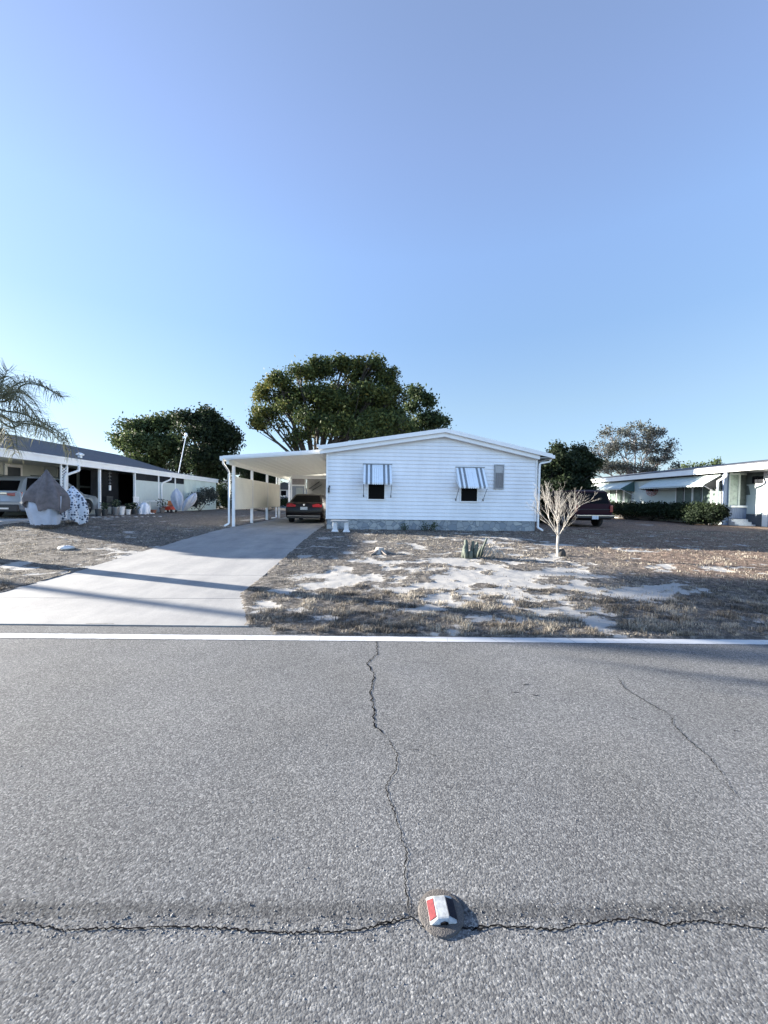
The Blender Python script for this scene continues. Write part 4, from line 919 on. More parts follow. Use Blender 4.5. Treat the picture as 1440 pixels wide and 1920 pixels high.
V, Fc = cloth('', [(wx(84), 13.3, wz(948), .58, .42), (wx(84), 13.3, wz(936), .57, .44), (wx(86), 13.3, wz(924), .50, .42), (wx(87), 13.3, wz(912), .37, .30), (wx(88), 13.3, wz(900), .21, .19), (wx(88), 13.3, wz(890), .10, .10), (wx(88), 13.3, wz(881), .02, .02)], None, '', '', seed=5, fold=.13, hem=.17)
mb = MB(); mb.add(V, Fc); mb.build('upper_cloth', M['grey_cloth'], t, smooth='full')
t = thing('covered_plant', (wx(136, 14.6), 14.6, gzf(-12, 14.6)), 'rounded plant wrapped in a white cloth with dark spots by the lattice post', 'covered plant', 'frost covered plants')
V, Fc = cloth('', [(wx(137,14.6), 14.6, wz(974,136,14.6), .42, .3), (wx(137,14.6), 14.6, wz(958,136,14.6), .44, .34), (wx(136,14.6), 14.6, wz(940,136,14.6), .38, .34), (wx(134,14.6), 14.6, wz(930,136,14.6), .33, .28), (wx(136,14.6), 14.6, wz(920,136,14.6), .15, .14), (wx(137,14.6), 14.6, wz(912,136,14.6), .02, .02)], None, '', '', seed=8, fold=.14, wave=6, hem=.1)
mb = MB(); mb.add(V, Fc); mb.build('cloth', M['spotted'], t, smooth='full')
t = thing('covered_plant', (wx(113, 13.9), 13.9, gzf(-12, 13.9)), 'small spotted white cloth bundle between the two larger covered plants', 'covered plant', 'frost covered plants')
V, Fc = cloth('', [(wx(113,13.9), 13.9, wz(975,113,13.9), .16, .15), (wx(113,13.9), 13.9, wz(962,113,13.9), .19, .17), (wx(113,13.9), 13.9, wz(952,113,13.9), .10, .1), (wx(113,13.9), 13.9, wz(948,113,13.9), .02, .02)], None, '', '', seed=9)
mb = MB(); mb.add(V, Fc); mb.build('cloth', M['spotted'], t, smooth='full')
# two white wrapped shrubs further back
for (b0, t0, Yc, rr, lab, sd_) in (((335,957),(331,916),23.5,.27,'upright white wrapped shrub against the neighbour half wall',11), ((345,958),(366,924),23.0,.25,'white wrapped shrub leaning right at the end of the neighbour half wall',12)):
    p0 = on_y(*b0, Yc); p1 = on_y(*t0, Yc)
    t = thing('covered_plant', p0, lab, 'covered plant', 'frost covered plants'); R_ = []
    for f_, k in ((0,.3),(.15,.62),(.4,.95),(.62,1),(.82,.72),(.95,.35),(1,.05)):
        c = p0.lerp(p1, f_); R_.append((c.x, c.y, c.z, rr*k, rr*k))
    V, Fc = cloth('', R_, None, '', '', seed=sd_, fold=.24, wave=5, jit=.14); mb = MB(); mb.add(V, Fc); mb.build('cloth', M['pale_cloth'], t, smooth=True)
# edging stones
for i in range(22):
    f_ = i/21; px = 60+f_*240; py = 984-12*min(1, f_*2.2)-4*f_
    p = G(px, py+1); r_ = random.uniform(.10, .2) if px < 155 else random.uniform(.06, .1)
    mb = MB(); mb.blob(p, (r_*1.3, r_, r_*.6), 8, 5, .2)
    tag(mb.build('edging_stone', M['stone_edge'], smooth='full'), 'pale edging stone in the row along the neighbour slab', 'stone', 'edging stones along the neighbour slab')
p = G(12, 1000); 
for i, (dx, lab) in enumerate(((0, 'pinkish stone block lying at the left lawn edge near the frame border'), (.45, 'pale stone block beside the pinkish block at the left lawn edge'))):
    mb = MB(); mb.bar(p+Vector((dx-.2, 0, .06)), p+Vector((dx+.18, .05, .06)), .16, .10); tag(mb.build('stone_block', M['stone_edge'] if i else mat('pink_stone', (.42,.30,.28), .9), bevel=.02), lab, 'stone')
# white crumpled bag / mound on the left lawn
p = G(125, 1030); mb = MB(); mb.blob(p+Vector((0,0,.03)), (.18,.11,.07), 9, 6, .25); tag(mb.build('sand_mound', M['concrete_white'], smooth='full'), 'small white crumpled lump on the sandy left lawn', 'lump')

# patio clutter along the neighbour slab
def lx(px, dX=0): return LYx(px)
def chair(px, col, label, X=LX+.45, rot=0, name='garden_chair'):
    y = on_x(px, 950, X).y; z = SZ
    t = thing(name, (X, y, z), label, 'chair'); s = .24
    mb = MB(); mb.box(X-s, X+s, y-s, y+s, z+.40, z+.44); mb.build('seat', col, t)
    mb = MB()
    for i in range(5): mb.box(X-s+.03, X-s+.06, y-s+i*.1+.02, y-s+i*.1+.08, z+.44, z+.88)
    mb.box(X-s+.02, X-s+.07, y-s, y+s, z+.88, z+.93); mb.build('backrest', col, t)
    for a in (-1, 1):
        for b in (-1, 1): mb = MB(); mb.bar((X+a*(s-.02), y+b*(s-.02), z-.02), (X+a*(s-.04), y+b*(s-.04), z+.40), .035, .035); mb.build('leg', col, t)
        mb = MB(); mb.box(X-s+.07, X+s-.02, y+a*s-.03, y+a*s+.03, z+.62, z+.65); mb.build('armrest', col, t)
chair(213, M['metal_dark'], 'dark metal chair in front of the dark screened opening', X=LX-.4)
chair(262, M['white_trim'], 'white slatted garden chair in front of the white half wall')
def table(px, col, label, X, r_, h, name='garden_table'):
    y = on_x(px, 950, X).y; z = SZ; t = thing(name, (X, y, z), label, 'table')
    mb = MB(); mb.lathe([(r_,h-.03),(r_,h)], (X, y, z), 20); mb.build('tabletop', col, t)
    mb = MB(); mb.tube([(X, y, z+.02), (X, y, z+h-.03)], .03, 8); mb.build('pedestal', col, t)
    mb = MB(); mb.lathe([(r_*.6,0),(r_*.55,.03),(.04,.05)], (X, y, z), 16); mb.build('base', col, t)
table(281, M['white_trim'], 'round white garden table by the neighbour half wall', LX+.55, .38, .72)
table(236, M['wood_grey'], 'low grey round side table by the knee wall', LX+.2, .3, .48)
def pot(px, X, r_, h, m_, label, plant=None, name='plant_pot', py=None):
    y = on_x(px, 950, X).y; z = SZ-.02; t = thing(name, (X, y, z), label, 'pot', None)
    mb = MB(); mb.lathe([(r_*.7,0),(r_,h*.9),(r_*1.1,h*.9),(r_*1.1,h),(r_*.9,h),(r_*.85,h*.85)], (X, y, z), 14); mb.build('pot', m_, t, smooth=True)
    if plant:
        V = []; Fc = []; n = 90
        for i in range(n):
            a = random.uniform(0, 6.28); rr = random.uniform(0, plant); zz = z+h+random.uniform(0, plant*1.6); c = Vector((X+math.cos(a)*rr, y+math.sin(a)*rr, zz)); d = Vector((random.uniform(-1,1), random.uniform(-1,1), random.uniform(0,1))).normalized()*.09; e = d.cross(Vector((random.random(), random.random(), 1))).normalized()*.03
            k = len(V); V += [c-e, c+d*.5-e*2, c+d, c+d*.5+e*2]; Fc.append((k, k+1, k+2, k+3))
        mb = MB(); mb.add(V, Fc); o = mb.build('foliage', M['weed'], t, recalc=False); at_ = o.data.attributes.new('tint', 'FLOAT', 'FACE'); at_.data.foreach_set('value', [random.random() for _ in range(n)])
pot(160, LX+.3, .12, .26, M['metal_dark'], 'small black pot left of the second white post')
pot(184, LX+.35, .13, .36, M['metal_dark'], 'tall black pot at the foot of the white post')
pot(196, LX+.35, .14, .32, M['metal_dark'], 'black pot with a leafy plant right of the white post', .18)
pot(217, LX+.35, .16, .42, M['metal_grey'], 'grey bucket with dark leaves in front of the knee wall', .22)
pot(228, LX+.45, .15, .45, M['concrete_white'], 'pale grey bucket in front of the dark screened opening')
pot(252, LX+.5, .15, .30, M['metal_dark'], 'dark pot with a plant before the white chair', .2)
pot(287, LX+.4, .17, .22, M['terracotta'], 'low terracotta pot under the white table')
pot(304, LX+.5, .16, .34, M['wood_grey'], 'brown pot with a shrub beside the red toy', .3)
pot(240, LX+.5, .13, .30, M['concrete_white'], 'white pot beside the low grey table', .15)
# white striped bag
X = LX+.6; y = on_x(267, 950, X).y; V, Fc = cloth('', [(X,y,SZ,.28,.25),(X,y,SZ+.25,.33,.28),(X+.05,y,SZ+.5,.22,.2),(X+.1,y,SZ+.62,.05,.05)], None, '', '', seed=20, fold=.14)
mb = MB(); mb.add(V, Fc); tag(mb.build('cloth_bundle', M['white_cloth'], smooth='full'), 'crumpled white cloth bundle between the white chair and the white table', 'bundle')
# red toy wagon
X = LX+.6; y = on_x(318, 952, X).y; t = thing('toy_wagon', (X, y, SZ), 'red plastic toy wagon with an orange roof by the neighbour half wall', 'toy')
mb = MB(); mb.slab([(X-.25,y-.42,SZ+.16),(X-.25,y+.42,SZ+.16),(X-.25,y+.48,SZ+.42),(X-.25,y-.48,SZ+.36)], (.5,0,0)); mb.build('body', M['red_plastic'], t, bevel=.03)
mb = MB(); mb.slab([(X-.2,y+.1,SZ+.42),(X-.2,y+.42,SZ+.44),(X-.2,y+.3,SZ+.72),(X-.2,y+.2,SZ+.72)], (.4,0,0)); mb.build('hood', M['orange_plastic'], t, bevel=.02)
for a in (-1, 1):
    for b in (-1, 1): mb = MB(); mb.lathe([(.10,-.03),(.10,.03)], (X+a*.25, y+b*.3, SZ+.10), 14, 'x'); mb.build('wheel', M['rubber'], t)
# wind chime
q = on_x(206, 905, LX-.3); t = thing('wind_chime', (LX-.3, q.y, ez0), 'grey wind chime hanging in the dark screened opening', 'wind chime')
mb = MB(); mb.tube([(LX-.3, q.y, ez0+.1), (LX-.3, q.y, ez0-.9)], .006, 5); mb.build('cord', M['metal_grey'], t)
for i in range(4): mb = MB(); mb.lathe([(.09-.01*i, 0), (.02, .05)], (LX-.3, q.y, ez0-.15-.17*i), 12); mb.build('disc', M['metal_grey'], t)
mb = MB(); mb.lathe([(.05,0),(.05,.25)], (LX-.3, q.y, ez0-1.0), 10); mb.build('tube', M['white_trim'], t)

# ------------------------------------------------------------------ right neighbour house
QX = 21.2; YWS = 22.12; rh = thing('bungalow', (QX+4, 28, .35), 'white sunlit bungalow with slatted awnings and screened porch at the far right', 'house')
mb = MB(); siding(mb, (QX, 0, 0), (0,1,0), YWS, 36.5, .35, 3.35, .2, None, (-1,0,0), lap=.012); mb.build('side_wall', M['white_wall_sun'], rh, recalc=False)
mb = MB(); mb.box(QX+.05, QX+8, 36.4, 36.5, .35, 3.3); mb.box(QX+7.9, QX+8, 18, 36.4, .35, 3.3); mb.build('rear_wall', M['white_wall_sun'], rh)
mb = MB(); z0 = 3.48; mb.box(QX-.45, QX-.36, 16.5, 37.2, z0, z0+.36); mb.box(QX-.36, QX+8.3, 37.1, 37.2, z0, z0+.3); mb.box(QX-.36, QX+8.3, 16.5, 16.6, z0, z0+.36); mb.build('fascia', M['white_trim'], rh)
mb = MB(); mb.box(QX-.36, QX+8.3, 16.6, 37.1, z0+.02, z0+.07); mb.build('soffit', M['roof_white'], rh)
mb = MB(); mb.slab([(QX-.47, 16.45, z0+.37), (QX+4, 16.45, z0+1.0), (QX+4, 37.2, z0+1.0), (QX-.47, 37.2, z0+.37)], (0,0,-.03)); mb.slab([(QX+4, 16.45, z0+1.0), (QX+8.4, 16.45, z0+.37), (QX+8.4, 37.2, z0+.37), (QX+4, 37.2, z0+1.0)], (0,0,-.03)); mb.build('roof', M['shingle'], rh)
def QY(px): return on_x(px, 930, QX).y
# windows and awnings on the sunlit wall
def strip_window(pa, pb, y_top, y_bot, cols):
    ya, yb = QY(pb), QY(pa); zt = on_x(pb, y_top, QX-.05).z; zb = on_x(pb, y_bot, QX-.05).z
    mb = MB(); mb.box(QX-.06, QX-.02, ya, yb, zb, zt); fr = mb.build('window', M['white_trim'], rh)
    n = cols
    for i in range(n):
        a = ya+(yb-ya)*(i+.12)/n; b = ya+(yb-ya)*(i+.88)/n
        mb = MB(); mb.box(QX-.07, QX-.055, a, b, zb+.08, zt-.05); mb.build('pane', M['porch_glass'], fr)
        mb = MB(); mb.box(QX-.09, QX-.05, a-.10, a-.04, zb, zt); mb.build('mullion', M['metal_dark'] if i % 2 == 0 else M['white_trim'], fr)
strip_window(1268, 1355, 900, 950, 5); strip_window(1143, 1186, 910, 946, 3)
def side_awning(pa, pb, ztop, zlip, out, side_m):
    ya, yb = QY(pb), QY(pa)
    mb = MB(); n = max(6, int((yb-ya)/.25))
    for i in range(n):
        a = ya+(yb-ya)*i/n; b = ya+(yb-ya)*(i+1)/n-.012; dz = .008*(i % 2)
        mb.slab([(QX-.03, a, ztop+dz), (QX-.03, b, ztop+dz), (QX-out, b, zlip+dz), (QX-out, a, zlip+dz)], (0,0,-.015))
        mb.add([(QX-out, a, zlip+dz), (QX-out, b, zlip+dz), (QX-out, b, zlip-.07), (QX-out, (a+b)/2, zlip-.10), (QX-out, a, zlip-.07)], [(0,1,2,3,4)])
    o = mb.build('awning', M['white_wall_sun'], rh, recalc=False)
    for y in (ya, yb):
        mb = MB(); mb.slab([(QX-.03, y, ztop-.02), (QX-out, y, zlip-.02), (QX-out, y, zlip-.09), (QX-.03, y, zlip-.25)], (0, .01, 0)); mb.build('awning_side', side_m, o)
        mb = MB(); mb.tube([(QX-out, y, zlip-.03), (QX-.05, y, zlip-.55)], .015, 6); mb.build('awning_arm', M['white_trim'], o)
side_awning(1225, 1352, 3.40, 2.75, 1.15, M['black_edge']); side_awning(1110, 1190, 3.42, 2.78, 1.2, M['teal_side'])
# round red wall ornament
q = on_x(1222, 920, QX-.05); t = thing('wall_ornament', (QX-.04, q.y, q.z), 'round red scrollwork ornament on the sunlit white wall', 'ornament')
mb = MB()
for rr in (.62, .42, .2):
    pts = [(QX-.05, q.y+math.cos(a)*rr*.9, q.z+math.sin(a)*rr*.62) for a in np.linspace(0, 2*math.pi, 25)]; mb.tube(pts, .022, 5)
mb.build('ring', mat('faded_red_metal', (.42,.16,.16), .5), t)
mb = MB()
for k in range(8):
    a = k*math.pi/4; mb.bar((QX-.05, q.y+math.cos(a)*.15, q.z+math.sin(a)*.12), (QX-.05, q.y+math.cos(a)*.6, q.z+math.sin(a)*.42), .03, .02, (1,0,0))
mb.build('ray', mat('dull_red_metal', (.35,.12,.13), .5), t)
# porch at the near end: a glazed wall with steps facing the road, then a white screened side facing the yard
YW = 22.0
def fpan(pa, pb, ya, yb, nm, m_, d=0.0, th=.03):
    A = on_y(pa, (ya+yb)/2, YW); B = on_y(pb, (ya+yb)/2, YW); zt = on_y((pa+pb)/2, ya, YW).z; zb = on_y((pa+pb)/2, yb, YW).z
    mb = MB(); mb.box(A.x, B.x, YW-d-th, YW-d, zb, zt); return mb.build(nm, m_, rh)
pblue = mat('porch_blue_wall', (.20,.26,.38), .6, var=.1); pframe = mat('pale_green_frame', (.50,.56,.52), .5)
fpan(1357, 1400, 884, 987, 'porch_wall', pblue, -.10, .08)
fpan(1368, 1382.5, 891, 947, 'porch_pane', mat('pale_green_pane', (.30,.37,.32), .3, var=.35, scale=4), .0); fpan(1387, 1398.5, 891, 947, 'porch_pane', mat('dim_green_pane', (.07,.085,.08), .3, var=.4, scale=4), .0)
fpan(1365.5, 1367.7, 888, 951, 'porch_frame', pframe, .0, .05); fpan(1382.8, 1386.6, 888, 951, 'porch_frame', pframe, .0, .05)
fpan(1367.9, 1399, 887.5, 890.5, 'porch_frame', pframe, .001, .05); fpan(1367.9, 1399, 948, 951.5, 'porch_sill', M['white_trim'], .0, .09)
fpan(1365, 1399, 953, 972, 'porch_panel_or_wall_shade', mat('ribbed_blue_panel', (.15,.20,.31), .5, var=.35, scale=9, stretch=(6,1,.2)), .0, .04)
for k in range(3):
    A = on_y(1365, 975, YW).x; B = on_y(1396, 975, YW).x; mb = MB(); mb.box(A, B, YW-.22-.22*k, YW-.05 if k == 0 else YW-.22*k, .30, .74-.145*k); mb.build('step', M['concrete_white'], rh)
PXX = on_y(1400.5, 930, YW).x
def ppan(pa, pb, ya, yb, nm, m_, d=0, th=.03):
    v = lambda p, y: on_x(p, y, PXX); mb = MB(); mb.box(PXX-d-th, PXX-d, v(pb, yb).y, v(pa, ya).y, v((pa+pb)/2, yb).z, v((pa+pb)/2, ya).z); return mb.build(nm, m_, rh)
wall_shade = mat('painted_wall_shade', (.065,.08,.10), .6); fr2 = mat('grey_green_frame_and_shadow', (.12,.14,.13), .6)
ppan(1400.5, 1434, 964.5, 989, 'porch_panel_or_wall_shade', wall_shade, .0, .05)  # grey lower stretch stands in for shade cast on the white wall
ppan(1400.5, 1434, 908, 964, 'porch_screen', M['white_wall_sun'], .0, .03)
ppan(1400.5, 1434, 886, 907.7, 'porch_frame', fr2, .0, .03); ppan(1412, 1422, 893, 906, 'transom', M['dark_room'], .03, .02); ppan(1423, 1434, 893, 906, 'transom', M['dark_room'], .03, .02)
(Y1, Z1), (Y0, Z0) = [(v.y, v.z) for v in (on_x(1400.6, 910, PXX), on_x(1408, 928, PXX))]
mb = MB(); mb.slab([(PXX-.035, Y1, Z0), (PXX-.035, Y0, Z0), (PXX-.035, Y0+.12, Z1-.05), (PXX-.035, Y1, Z1)], (-.02,0,0)); mb.build('awning_shadow_wedge', fr2, rh)  # dark wedge painted in as the awning's shadow on the white sheet
ppan(1435, 1441, 882, 989, 'porch_post', M['white_trim'], .0, .09)
yE = on_x(1442, 930, PXX).y
mb = MB(); mb.box(PXX-.03, PXX, 16.7, yE, 1.30, 3.4); mb.build('porch_screen', M['white_wall_sun'], rh)
mb = MB(); mb.box(PXX-.05, PXX, 16.7, yE, .35, 1.29); mb.build('porch_panel_or_wall_shade', wall_shade, rh)
mb = MB(); mb.box(QX-.36, PXX+.2, 16.7, YW-.05, 3.462, 3.498); mb.build('porch_ceiling', M['metal_dark'], rh)
yA = YW
q = on_x(1357, 886, QX-.6); spts = [(QX-.5, q.y, z0+.05), (QX-.52, q.y-.1, z0-.25), (QX-.44, yA+.1, z0-.5), (QX-.44, yA+.1, .55), (QX-.75, yA+.3, .42)]
spout(spts, 'downspout', rh, .09)
q2 = on_x(1098, 910, QX-.4); spout([(QX-.5, 37.1, z0), (QX-.5, 37.0, z0-.3), (QX-.1, 36.6, z0-.6), (QX-.1, 36.6, .5)], 'downspout', rh, .09)

# ------------------------------------------------------------------ foliage builder
def leaves(blobs, n, size, seed=0, shell=.55, tint_f=None, squash=1):
    """blobs: (x,y,z,rx,ry,rz[,w]); returns V,F,t for n leaf quads gathered in twig clumps"""
    r_ = np.random.default_rng(seed); B = np.array([b[:6] for b in blobs], float); wts = np.array([b[3]*b[5]*(b[6] if len(b) > 6 else 1) for b in blobs], float); wts /= wts.sum()
    # each bough carries smaller foliage masses on its outside, so the outline is lobed and gaps open between them
    ns = 9; D = r_.normal(size=(len(B), ns, 3)); D /= np.linalg.norm(D, axis=2, keepdims=True); D[..., 2] = np.where(D[..., 2] < -.3, -D[..., 2], D[..., 2])
    SC = B[:, None, :3]+D*B[:, None, 3:6]*r_.uniform(.45, .78, (len(B), ns, 1)); SR = B[:, None, 3:6]*r_.uniform(.30, .46, (len(B), ns, 1))
    nc = max(1, n//16); bi = r_.choice(len(B), nc, p=wts); si = r_.integers(0, ns, nc); d = r_.normal(size=(nc, 3)); d /= np.linalg.norm(d, axis=1, keepdims=True)
    d[:, 2] = np.where(r_.random(nc) < .55, np.abs(d[:, 2]), d[:, 2]); rad = (shell+(1-shell)*r_.random(nc))**.7
    c = SC[bi, si]+d*SR[bi, si]*rad[:, None]; ct = r_.normal(0, .10, nc)+r_.normal(0, .10, (len(B), ns))[bi, si]
    k = r_.integers(0, nc, n); sp = size*1.9; off = r_.normal(0, sp*.5, (n, 3)); p = c[k]+off
    a = r_.normal(size=(n, 3)); a /= np.linalg.norm(a, axis=1, keepdims=True); b = r_.normal(size=(n, 3)); b -= (b*a).sum(1)[:, None]*a; b /= np.linalg.norm(b, axis=1, keepdims=True)
    s = size*r_.uniform(.6, 1.3, n)[:, None]
    V = np.stack([p-a*s*.5, p+b*s*.28, p+a*s*.5, p-b*s*.28], 1).reshape(-1, 3); Fq = np.arange(4*n).reshape(-1, 4)
    t = .42+ct[k]+r_.normal(0, .12, n)
    if tint_f is not None: t = t+tint_f(p)
    return V, Fq, np.clip(t, 0, 1)
def pxb(px, py, rx, ry, Y, dY=0, w_=1, ky=1):
    c = on_y(px, py, Y+dY); s = (Y+dY)/F; return (c.x, c.y, c.z, rx*s, max(rx, ry)*s*ky, ry*s, w_)
def tree(name, base, blobs, n, size, leafm, label, cat, trunk_r=.3, fork=2.5, nl=None, seed=0, group=None, barkm=None, shell=.5, tint_f=None, twigs=0, lr=.35):
    t = thing(name, base, label, cat, group); base = Vector(base); rd = random.Random(seed)
    mb = MB(); fk = base+Vector((0, 0, fork)); mb.tube([base-Vector((0,0,.1)), base+Vector((.05,0,.3)), base.lerp(fk, .6)+Vector((.08,0,0)), fk], [trunk_r*1.35, trunk_r, trunk_r*.85, trunk_r*.8], 10)
    for i, b in enumerate(blobs):
        c = Vector(b[:3]); m1 = fk.lerp(c, .45)+Vector((rd.uniform(-.3,.3), rd.uniform(-.3,.3), (c.z-fk.z)*.08)); r0 = trunk_r*lr*rd.uniform(.8, 1.3)
        mb.tube([fk-Vector((0,0,.2)), m1, c], [r0*1.5, r0, r0*.45], 6)
        for j in range(4+twigs):
            d = Vector((rd.gauss(0,1), rd.gauss(0,1), rd.gauss(.3,.8))).normalized(); e = c+Vector((d.x*b[3], d.y*b[4], d.z*b[5]))*rd.uniform(.6, 1.0); s_ = m1.lerp(c, rd.uniform(.3, 1))
            mb.tube([s_, s_.lerp(e, .5)+Vector((rd.uniform(-.2,.2), 0, rd.uniform(-.1,.2)))*b[3]*.3, e], [r0*.45, r0*.28, r0*.1], 5)
    mb.build('trunk', barkm or M['bark'], t, smooth=True)
    V, Fq, tt = leaves(blobs, n, size, seed+1, shell, tint_f)
    V = V-np.array(base)
    np_mesh('crown', V, Fq, leafm, t, {'tint': ('FACE', tt)})
    return t
# big oak behind the house
YO = 37.0
ob = [pxb(498,782,26,20,YO), pxb(500,745,24,22,YO,1), pxb(527,728,30,22,YO,-1), pxb(485,800,18,12,YO), pxb(563,706,30,22,YO), pxb(600,700,34,20,YO,1), pxb(642,690,32,18,YO), pxb(690,684,34,18,YO,-1), pxb(665,712,40,20,YO,1), pxb(722,718,34,24,YO),
      pxb(742,745,24,24,YO), pxb(700,748,44,26,YO,-2), pxb(610,745,40,24,YO,-1), pxb(560,755,34,26,YO,2), pxb(655,775,40,20,YO,2,.7), pxb(715,790,46,24,YO,-1), pxb(660,812,60,20,YO,-3,.9), pxb(748,800,24,22,YO), pxb(590,812,38,22,YO,2,.6), pxb(548,828,18,10,YO,0,.6), pxb(540,770,24,24,YO,-1,.6), pxb(720,825,60,16,YO,-2,.9), pxb(640,755,44,30,YO,3,.8), pxb(590,775,40,26,YO,3,.6), pxb(690,775,50,30,YO,3,.9), pxb(730,770,36,30,YO,2,.9), pxb(530,760,30,28,YO,2,.7), pxb(655,800,50,20,YO,3,.6), pxb(640,805,40,22,YO,-3,1), pxb(700,802,44,22,YO,-3,1.1), pxb(605,800,30,22,YO,-2,.7), pxb(575,790,28,20,YO,-2,.6), pxb(740,800,36,20,YO,-3,1), pxb(635,770,40,24,YO,-2,.7), pxb(560,822,24,12,YO,-2,.5), pxb(520,800,26,10,YO,0,.4), pxb(765,812,18,12,YO,0,.8)]
tree('oak_tree', (on_y(592, 860, YO).x, YO, .36), ob, 70000, .28, M['oak_leaf'], 'large spreading oak with dark green crown behind the white house', 'tree', trunk_r=.45, fork=2.6, seed=4, shell=.55, twigs=3, lr=.28,
     tint_f=lambda p: 0.28*ss(-7, -12, p[:, 0])+.06*ss(11, 15, p[:, 2]))  # sunlit left side of the crown painted lighter in the leaf tint
YB = 44.0
tree('small_oak_tree', (on_y(800, 860, YB).x, YB, .36), [pxb(785,745,22,16,YB), pxb(800,760,18,16,YB), pxb(772,770,16,16,YB), pxb(800,790,30,12,YB), pxb(828,793,14,9,YB), pxb(780,808,24,14,YB), pxb(815,800,20,10,YB)], 6500, .34, M['green_leaf'], 'smaller loose tree to the right behind the big oak', 'tree', .25, 4, seed=9, twigs=2)
YL = 42.0
tree('round_tree', (on_y(275, 880, YL).x, YL, .5), [pxb(222,836,26,22,YL), pxb(248,812,28,20,YL), pxb(285,803,32,20,YL), pxb(318,800,24,22,YL), pxb(262,845,44,30,YL,-1), pxb(305,845,44,36,YL,-1), pxb(340,860,36,34,YL), pxb(290,880,60,24,YL)], 24000, .32, M['green_leaf'], 'broad round dark tree behind the neighbour roof, left of the pair', 'tree', .4, 2.5, seed=12, tint_f=lambda p: .15*ss(-22, -28, p[:, 0]))  # sunward left of the crown painted lighter in the leaf tint
YR = 38.0
tree('round_tree', (on_y(385, 880, YR).x, YR, .5), [pxb(350,795,26,18,YR), pxb(380,788,32,18,YR), pxb(410,810,30,26,YR), pxb(430,840,22,30,YR), pxb(375,830,44,36,YR,-1), pxb(400,865,46,34,YR,-1), pxb(360,880,40,24,YR), pxb(432,880,22,22,YR), pxb(410,900,36,18,YR)], 24000, .30, M['ever_leaf'], 'taller dark tree between the neighbour roof and the carport', 'tree', .4, 2.5, seed=15, tint_f=lambda p: .12*ss(8, 10.5, p[:, 2]))
# right side trees
YE = 27.0
tree('evergreen_tree', (on_y(1050, 950, YE).x, YE, .36), [pxb(1047,848,12,14,YE), pxb(1040,868,26,20,YE), pxb(1070,880,32,24,YE), pxb(1028,890,22,28,YE), pxb(1050,915,42,30,YE), pxb(1095,895,22,22,YE), pxb(1050,945,48,22,YE), pxb(1020,925,18,24,YE), pxb(1030,960,30,26,YE), pxb(1060,900,34,26,YE,1), pxb(1085,930,30,30,YE,1), pxb(1035,935,30,34,YE,1), pxb(1060,870,24,22,YE,.5)], 36000, .21, M['ever_leaf'], 'dense dark evergreen just beyond the right corner of the white house', 'tree', .25, 1.0, seed=21, tint_f=lambda p: .6*ss(12.2, 11.2, p[:, 0])*ss(3.6, 3.0, p[:, 2]))  # sunlit lower left flank painted lighter into the leaf colour
YF = 40.0
tree('pine_tree', (on_y(1085, 930, YF).x, YF, .36), [pxb(1084,850,17,12,YF), pxb(1090,862,22,10,YF), pxb(1105,872,26,12,YF), pxb(1080,880,30,14,YF)], 5000, .28, M['ever_leaf'], 'dark bushy tree top between the evergreen and the sparse grey tree', 'tree', .2, 4, seed=23)
YS = 46.0
tree('sparse_tree', (on_y(1190, 930, YS).x, YS, .36), [pxb(1122,848,26,24,YS,0,.6), pxb(1148,822,28,22,YS,0,.7), pxb(1190,816,34,22,YS,0,1), pxb(1225,820,26,22,YS,0,1), pxb(1172,848,40,26,YS,0,1), pxb(1130,880,42,20,YS,0,1.6), pxb(1185,882,46,18,YS,0,1.8), pxb(1235,870,32,20,YS,0,1), pxb(1255,848,22,24,YS,0,.5), pxb(1215,845,32,20,YS,0,1), pxb(1266,878,18,12,YS,0,.5), pxb(1100,885,18,14,YS,0,1)], 13000, .24, M['grey_leaf'], 'sparse grey green tree with pale twigs above the bungalow roof', 'tree', .28, 2.5, seed=27, twigs=16, barkm=mat('grey_twig', (.17,.16,.165), .9), shell=.3, lr=.26)
tree('distant_tree', (on_y(1345, 940, 60).x, 60, .36), [pxb(1342,872,10,6,60), pxb(1320,878,16,6,60), pxb(1290,876,12,5,60)], 900, .34, M['green_leaf'], 'distant tree top just showing over the bungalow roofline', 'tree', .2, 5, seed=28)
tree('round_tree', (on_y(500, 930, 48).x, 48, .36), [pxb(462,885,16,16,48), pxb(485,892,18,14,48), pxb(505,890,16,14,48,0,.8), pxb(470,905,24,12,48), pxb(500,906,22,12,48)], 6000, .32, M['ever_leaf'], 'dark tree seen through the openings above the carport side panels', 'tree', .25, 2, seed=71)
# clipped hedge and round shrub by the bungalow
def shrub(name, base, blobs, n, size, m_, label, cat, seed, tint_f=None, core=True):
    t = thing(name, base, label, cat); V, Fq, tt = leaves(blobs, n, size, seed, .6, tint_f); V = V-np.array(base)
    np_mesh('foliage', V, Fq, m_, t, {'tint': ('FACE', tt)})
    mb = MB(); b0 = Vector(base)
    for b in blobs: mb.tube([b0, Vector(b[:3])], [.03, .01], 5)
    mb.build('stem', M['bark'], t); return t
hy0, hy1 = 22.5, 36.0; hb = [(QX-.9-1.3*0, y, .95, .75, .7, .62) for y in np.arange(hy0, hy1, .28)]
shrub('hedge', (QX-.9, 29, .35), hb, 46000, .14, M['ever_leaf'], 'long low dark hedge under the awnings of the bungalow', 'hedge', 31)
q = on_x(1327, 965, QX-1.3); shrub('round_shrub', (q.x, q.y, .35), [(q.x, q.y, .95, .9, .9, .65), (q.x-.3, q.y, .7, .8, .8, .5)], 14000, .11, M['ever_leaf'], 'rounded green shrub between the hedge and the bungalow porch', 'shrub', 33, tint_f=lambda p: .1*ss(1.2, 1.8, p[:, 2])-.15)
